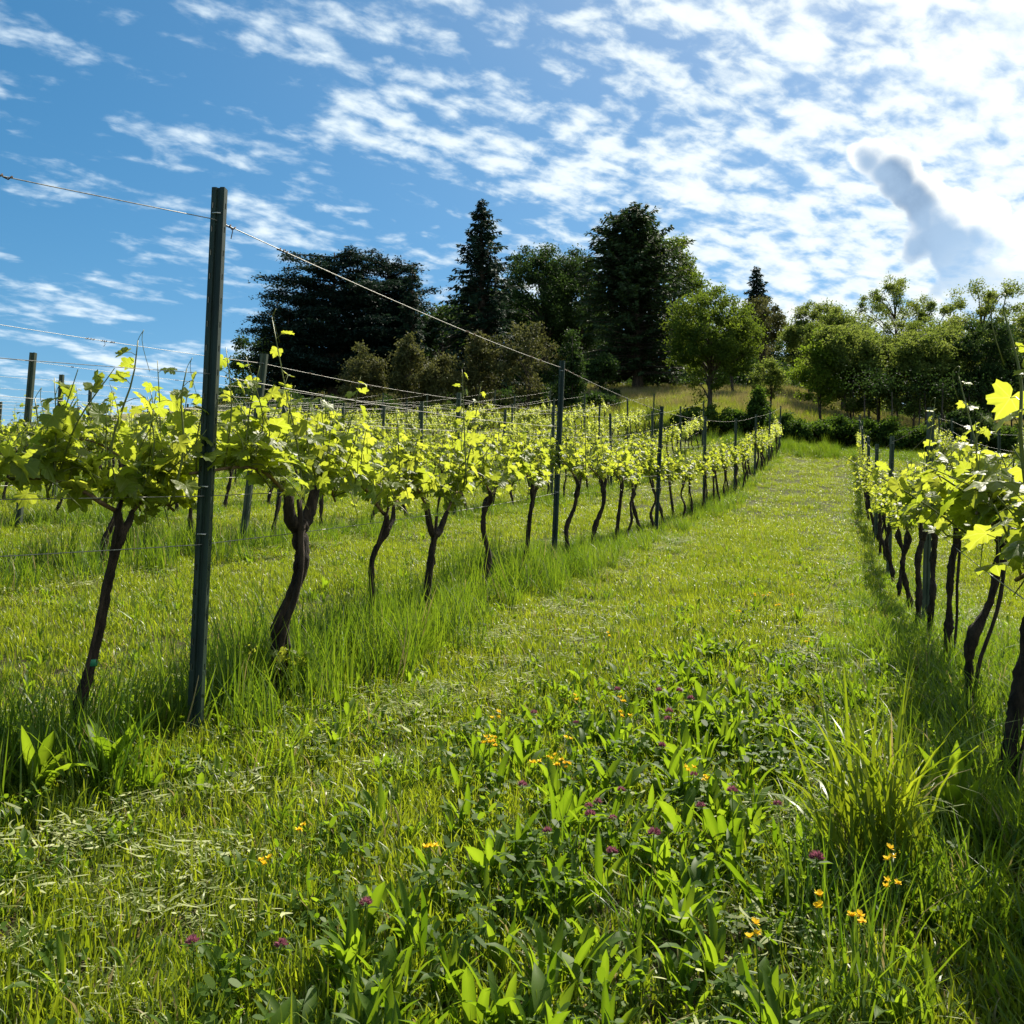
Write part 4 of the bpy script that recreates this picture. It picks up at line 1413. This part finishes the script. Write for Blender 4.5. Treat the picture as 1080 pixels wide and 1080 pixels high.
protos('turf', [blades(400 + i, 70, .13, .035, .10, .0055, .7).mesh('turf', M['grass']) for i in range(4)])
protos('tall', [blades(410 + i, 46, .10, .14, .36, .0065, .55).mesh('tall', M['tall_grass']) for i in range(3)] + [blades(415, 30, .08, .2, .5, .005, .35).mesh('tall', M['tall_grass'])])
protos('weed', [rosette(420 + i, 10, .06, .165, .027, .85).mesh('weed', M['weed']) for i in range(4)] + [rosette(426, 12, .05, .12, .018, .55).mesh('weed', M['weed']), clover(427, 24).mesh('weed', M['weed']), clover(428, 28).mesh('weed', M['weed'])])
protos('hay', [litter(430 + i, 90, .14, .012, .055, .0045).mesh('hay', M['hay']) for i in range(3)] + [litter(434, 20, .12, .02, .05, .010).mesh('hay', M['hay'])])
protos('meadow', [blades(440 + i, 60, .35, .25, .60, .012, .4).mesh('meadow', M['dry_grass'] if i != 2 else M['grass']) for i in range(4)])


def gn_scatter(name, P, rot, scl, pick, key, label, cat):
    me = bpy.data.meshes.new(name)
    me.vertices.add(len(P))
    me.vertices.foreach_set('co', np.asarray(P, np.float32).ravel())
    a = me.attributes.new('rot', 'FLOAT_VECTOR', 'POINT')
    a.data.foreach_set('vector', np.asarray(rot, np.float32).ravel())
    a = me.attributes.new('scl', 'FLOAT_VECTOR', 'POINT')
    a.data.foreach_set('vector', np.asarray(scl, np.float32).ravel())
    a = me.attributes.new('pick', 'INT', 'POINT')
    a.data.foreach_set('value', np.asarray(pick, np.int32))
    o = link(name, me)
    tag(o, label, cat, None, 'stuff')
    ng = bpy.data.node_groups.new(name, 'GeometryNodeTree')
    ng.interface.new_socket('Geometry', in_out='INPUT', socket_type='NodeSocketGeometry')
    ng.interface.new_socket('Geometry', in_out='OUTPUT', socket_type='NodeSocketGeometry')
    gi, go = ng.nodes.new('NodeGroupInput'), ng.nodes.new('NodeGroupOutput')
    ip = ng.nodes.new('GeometryNodeInstanceOnPoints')
    ci = ng.nodes.new('GeometryNodeCollectionInfo')
    ci.inputs['Collection'].default_value = proto_col[key]
    ci.inputs['Separate Children'].default_value = True
    ci.inputs['Reset Children'].default_value = True

    def na(nm, ty):
        nd = ng.nodes.new('GeometryNodeInputNamedAttribute')
        nd.data_type = ty
        nd.inputs['Name'].default_value = nm
        return nd.outputs['Attribute']
    L = ng.links
    L.new(gi.outputs[0], ip.inputs['Points'])
    L.new(ci.outputs[0], ip.inputs['Instance'])
    ip.inputs['Pick Instance'].default_value = True
    L.new(na('pick', 'INT'), ip.inputs['Instance Index'])
    er = ng.nodes.new('FunctionNodeEulerToRotation')
    L.new(na('rot', 'FLOAT_VECTOR'), er.inputs[0])
    L.new(er.outputs[0], ip.inputs['Rotation'])
    L.new(na('scl', 'FLOAT_VECTOR'), ip.inputs['Scale'])
    L.new(ip.outputs[0], go.inputs[0])
    md = o.modifiers.new('scatter', 'NODES')
    md.node_group = ng
    return o


rg = np.random.default_rng(909)


def wedge(r1, r2, dens, a1=-40, a2=42):
    """random ground points in a fan in front of the camera"""
    n = int(R(a2 - a1) / 2 * (r2 * r2 - r1 * r1) * dens)
    rr = np.sqrt(rg.uniform(r1 * r1, r2 * r2, n))
    a = R(YAW) - R(1) * rg.uniform(a1, a2, n)      # angle from +Y, to the left
    x, y = -rr * np.sin(a), rr * np.cos(a)
    return x, y, rr


RX = np.array([[row_x(k, y) for y in np.linspace(0, 50, 101)] for k in (-3, -2, -1, 1, 2, 3, 4, 5, 6, 7, 8, 9, 10, 11, 12)])


def row_dist(x, y):
    """signed distance to the nearest row line, and which row"""
    yi = np.clip(y / .5, 0, 100)
    i0 = np.minimum(yi.astype(int), 99)
    f = yi - i0
    lx = RX[:, i0] * (1 - f) + RX[:, i0 + 1] * f
    d = x[None] - lx
    j = np.argmin(np.abs(d), 0)
    return d[j, np.arange(len(x))], j


def vnoise(x, y, s, seed):
    r_ = np.random.default_rng(seed)
    o = 0
    for i in range(5):
        a, p, f = r_.uniform(0, 6.28), r_.uniform(0, 6.28), s * r_.uniform(.6, 1.6)
        o = o + np.sin((x * math.cos(a) + y * math.sin(a)) * f + p)
    return o / 5


def rots(n, tilt=.12):
    return np.stack([rg.normal(0, tilt, n), rg.normal(0, tilt, n), rg.uniform(0, 6.283, n)], -1)


def gz(x, y):
    return np.stack([x, y, terrain(x, y)], -1)


# turf everywhere
xs, ys, rr = (np.concatenate(q) for q in zip(*[wedge(*b) for b in ((.9, 5, 150), (5, 11, 85), (11, 20, 42), (20, 48, 13))]))
rd, rj = row_dist(xs, ys)
track = np.exp(-((np.abs(rd) - .75) / .35) ** 2)           # wheel tracks are shorter
n = len(xs)
hs = 1.0 + .35 * vnoise(xs, ys, 2.2, 1) - .35 * track + rg.normal(0, .12, n)
big = 1 + .9 * sst(9, 25, rr)
S = np.stack([big, big, np.clip(hs, .45, 2) * (1 + .1 * big)], -1)
gn_scatter('grass', gz(xs, ys), rots(n), S, rg.integers(0, 4, n), 'turf', 'short mown grass over the path and between the rows', 'grass')

# tall grass along the rows
xs, ys, rr = (np.concatenate(q) for q in zip(*[wedge(*b) for b in ((1.2, 6, 90), (6, 14, 60), (14, 26, 26), (26, 46, 8))]))
rd, rj = row_dist(xs, ys)
keep = rg.random(len(xs)) < np.exp(-(rd / .36) ** 2) * (.85 + .35 * vnoise(xs, ys, 1.5, 4)) + .018
keep &= np.hypot(xs + 2.22, ys - 2.95) > .26        # trodden bare round the nearest post
xs, ys, rr, rd = xs[keep], ys[keep], rr[keep], rd[keep]
ex, ey = rg.uniform(-5, 3.5, 1100), rg.uniform(41.3, 46, 1100)
xs, ys, rd, rr = np.r_[xs, ex], np.r_[ys, ey], np.r_[rd, 0 * ex], np.r_[rr, 44 + 0 * ex]
n = len(xs)
hs = np.clip((1.0 - .5 * sst(6, 12, ys) + .3 * (ys > 42)) + .35 * vnoise(xs, ys, 1.7, 5) + rg.normal(0, .18, n), .35, 1.5) * np.where(np.abs(rd) < .55, 1, .45) * np.where(xs > -.3, .55, 1)
S = np.stack([np.ones(n), np.ones(n), hs], -1) * (1 + .5 * sst(12, 30, rr))[:, None]
gn_scatter('tall_grass', gz(xs, ys), rots(n, .16), S, rg.integers(0, 4, n), 'tall', 'tall uncut grass round the foot of the vines', 'grass')

# broad weeds and clover: lush middle strip of the path, under the rows
xs, ys, rr = (np.concatenate(q) for q in zip(*[wedge(*b) for b in ((.9, 5.5, 190), (5.5, 12, 80), (12, 24, 16))]))
rd, rj = row_dist(xs, ys)
mid = np.exp(-((xs + .65) / .62) ** 2) * (1 - .85 * sst(3.2, 6.5, ys)) * ((xs > -2.2) & (xs < .2))
under = np.exp(-(rd / .45) ** 2) * np.where(rd > 0, .8, .65) * (1 + .6 * (rr < 5)) * np.where((xs < -1.85) & (ys < 5), 1.5, 1)
pr = np.clip(mid + under + .10 + .18 * vnoise(xs, ys, 3.0, 7), .03, 1)
keep = rg.random(len(xs)) < pr
xs, ys, rr, mid = xs[keep], ys[keep], rr[keep], mid[keep]
n = len(xs)
pk = rg.choice(7, n, p=[.17, .17, .16, .16, .18, .08, .08])
sc = rg.uniform(.55, 1.15, n) * (.62 + .38 * np.clip(mid + .2, 0, 1))
gn_scatter('weed_undergrowth', gz(xs, ys), rots(n, .15), np.stack([sc, sc, sc * rg.uniform(.8, 1.15, n)], -1), pk, 'weed', 'broad leaved weeds and clover in the lush middle of the path', 'weeds')

# clippings in swaths beside the rows and in the wheel tracks
xs, ys, rr = (np.concatenate(q) for q in zip(*[wedge(*b) for b in ((.9, 6, 60), (6, 14, 34), (14, 30, 10))]))
rd, rj = row_dist(xs, ys)
left = np.where((xs < -1.3) & (xs > -2.3) & (ys < 7), np.exp(-((xs + 1.68) / .30) ** 2) * .75, 0)
sw = np.exp(-((np.abs(rd) - .52) / .13) ** 2) * 1.25
pr = np.clip((left + sw) * np.clip(.75 + 1.1 * vnoise(xs, ys, 2.6, 9), 0, 1.4), 0, 1) + .015
pr = pr * np.where(rd < 0, .55, 1)
keep = rg.random(len(xs)) < pr
xs, ys = xs[keep], ys[keep]
n = len(xs)
sc = rg.uniform(.6, 1.2, n)
gn_scatter('clippings_litter', gz(xs, ys) + [0, 0, .02], rots(n, .12), np.stack([sc] * 3, -1), rg.choice(4, n, p=[.28, .28, .27, .17]), 'hay', 'pale dried grass clippings lying in swaths beside the rows', 'clippings')

# dry meadow on the hilltop
xs = rg.uniform(-45, 24, 14000)
ys = rg.uniform(47, 78, 14000)
gn_scatter('meadow_grass', gz(xs, ys), rots(14000, .1), np.stack([rg.uniform(.7, 1.2, 14000)] * 3, -1), np.where(ys + rg.normal(0, 3, 14000) < 57, 2, rg.integers(0, 4, 14000)), 'meadow', 'tall half dry meadow grass between the vine rows and the trees', 'grass')

# ------------------------------------------------------------------ single plants and flowers
def place_px(px, py):
    """where the view through this pixel meets the ground"""
    d = cam_dir(px, py)
    p = Vector(cam.location)
    for t in np.arange(1.0, 60, .01):
        q = p + d * t
        if q.z < tz(q.x, q.y) + .10:
            return q.x, q.y
    return q.x, q.y


x, y = place_px(925, 885)
mb = blades(501, 130, .12, .28, .62, .0105, .85, segs=7)
root = empty('grass_tussock', (x, y, tz(x, y)))
tag(root, 'large bright tussock of arching long grass at the foot of the right row', 'grass clump')
link('blades', mb.mesh('blades', M['grass']), root)
mb = blades(502, 40, .10, .35, .5, .012, 1.2, segs=7)
link('arching_blades', mb.mesh('arching_blades', M['grass']), root)


for i, (px, py, nl, lab) in enumerate([(40, 812, 20, 'dark clump of broad dock leaves at the left edge, in front of the slim vine'), (118, 800, 16, 'broad leaved dock plant between the slim vine and the nearest post'),
                                     (415, 660, 14, 'leafy dock plant at the foot of the forked vine'), (1000, 850, 14, 'dock plant between the tussock and the nearest right trunk')]):
    x, y = place_px(px, py)
    root = empty('dock_plant', (x, y, tz(x, y)), i)
    tag(root, lab, 'weed', 'dock plants')
    rng_d = np.random.default_rng(700 + i)
    mb = rosette(710 + i, nl, .14, .30, .055, .8)
    link('leaves', mb.mesh('leaves', M['weed']), root)
    ms_ = MB()
    for q in range(3):
        e = np.array([rng_d.normal() * .04, rng_d.normal() * .04, rng_d.uniform(.2, .34)])
        ms_.tube(curve_pts([[0, 0, 0], e * .5 + rng_d.normal(size=3) * .01, e], 6), .0025, 5)
        cards(ms_, np.repeat(e[None], 26, 0) - np.array([0, 0, 1]) * rng_d.uniform(0, .1, (26, 1)), rng_d.normal(size=(26, 3)) + [0, 0, .6], rng_d.normal(size=(26, 3)), .012, .007, .8)
    link('flower_stalks', ms_.mesh('flower_stalks', M['weed']), root)


def flower_yellow(seed):
    rng = np.random.default_rng(seed)
    ms_, mp_ = MB(), MB()
    h_ = rng.uniform(.17, .24)
    top = np.array([rng.normal() * .015, rng.normal() * .015, h_])
    ms_.tube(curve_pts([[0, 0, 0], top * .5 + rng.normal(size=3) * .006, top], 6), .0014, 5)
    for k in range(3):
        hc = top + rng.normal(size=3) * [.010, .010, .006]
        for j in range(11):
            a = j * 2.4 + rng.uniform(0, .4)
            d = np.array([math.cos(a), math.sin(a), rng.uniform(-.3, 1.3)])
            th = np.linspace(0, 2 * np.pi, 7, endpoint=False)
            b = np.array([-d[1], d[0], 0])
            V = hc + d * (.0042 * (1 - np.cos(th)))[:, None] + b * (.0036 * np.sin(th))[:, None]
            mp_.add(V, [np.arange(7)[None]], rng.uniform(.2, 1))
    return {'stem': ms_.mesh('stem', M['weed']), 'petals': mp_.mesh('petals', M['petal_yellow'])}


def flower_clover(seed):
    rng = np.random.default_rng(seed)
    ms_, mp_ = MB(), MB()
    h_ = rng.uniform(.15, .22)
    top = np.array([rng.normal() * .02, rng.normal() * .02, h_])
    ms_.tube(curve_pts([[0, 0, 0], top * .5 + rng.normal(size=3) * .008, top], 6), .0014, 5)
    n_ = 60
    v = unit(rng.normal(size=(n_, 3)))
    v[:, 2] = np.abs(v[:, 2]) * 1.1 - .25
    cards(mp_, top + v * .004, v + [0, 0, .3], unit(rng.normal(size=(n_, 3))), .0125, .0045, np.clip(.35 + v[:, 2] * .5 + rng.normal(0, .15, n_), 0, 1))
    cards(ms_, np.repeat(top[None], 3, 0) - [0, 0, .01], np.array([[1, .1, .1], [-.5, .8, .1], [-.5, -.8, .1]]), np.tile([0, 0, 1.0], (3, 1)), .03, .014, .5, 'leaf')
    return {'stem': ms_.mesh('stem', M['weed']), 'bloom': mp_.mesh('bloom', M['petal_pink'])}


YF = [flower_yellow(600 + i) for i in range(4)]
CF = [flower_clover(620 + i) for i in range(4)]


def put_flower(name, src, px, py, lab, grp, i, up=1.0):
    x, y = place_px(px, py)
    root = empty(name, (x, y, tz(x, y)), i * 1.1, (up * rg.uniform(.8, 1.05),) * 3)
    tag(root, lab, 'flower', grp)
    for nm, me in src[i % 4].items():
        link(nm, me, root)


near_y = [(938, 968, 'largest cluster of yellow blooms, in front of the grass tussock'), (803, 1063, 'yellow bloom pair low at the bottom edge of the picture'), (856, 1014, 'yellow bloom left of a second one in the shade'),
          (901, 1022, 'yellow bloom in the shade near the bottom right'), (457, 929, 'lone yellow bloom in the lush leaves left of centre'), (270, 969, 'lone yellow bloom in the mown grass at lower left'),
          (319, 908, 'small orange bloom on a thin stalk in the clippings')]
for i, (px, py, lab) in enumerate(near_y):
    put_flower('yellow_flower', YF, px, py, lab, 'yellow flowers near the camera', i, 1.05)
    if i == 0:
        put_flower('yellow_flower', YF, px + 9, py + 4, lab.replace('largest cluster of yellow blooms', 'second stalk of the largest yellow cluster'), 'yellow flowers near the camera', i + 1, 1.05)
for i, (px, py) in enumerate([(518, 800), (526, 802), (506, 813), (516, 816), (567, 832), (577, 831), (590, 842), (597, 832), (598, 796), (659, 793), (660, 766), (748, 845), (725, 838), (612, 770), (640, 690), (835, 640), (822, 655), (808, 652), (850, 690), (795, 640), (780, 655)]):
    put_flower('yellow_flower', YF, px, py, 'small yellow bloom in the middle strip of the path, beyond the lush leaves', 'yellow flowers along the middle of the path', i)
near_c = [(378, 1010, 'pink clover head standing clear at the lower left of centre'), (208, 1045, 'dusky clover head at the bottom left'), (281, 1027, 'clover head left of the clear pink one'), (647, 921, 'deep magenta clover head in the middle of the path'),
          (864, 979, 'purple clover head left of the largest yellow cluster'), (680, 932, 'rosy clover head just right of the magenta one')]
for i, (px, py, lab) in enumerate(near_c):
    put_flower('clover_flower', CF, px, py, lab, 'clover heads near the camera', i, 1.15)
for i, (px, py) in enumerate([(616, 882), (584, 906), (620, 866), (656, 845), (700, 820), (726, 839), (740, 866), (712, 775), (733, 770), (704, 776), (560, 850), (640, 880), (617, 908), (829, 873), (690, 745), (712, 742), (650, 760), (770, 876), (560, 765), (614, 770)]):
    put_flower('clover_flower', CF, px, py, 'small dusky pink clover head in the middle strip of the path', 'clover heads along the middle of the path', i)
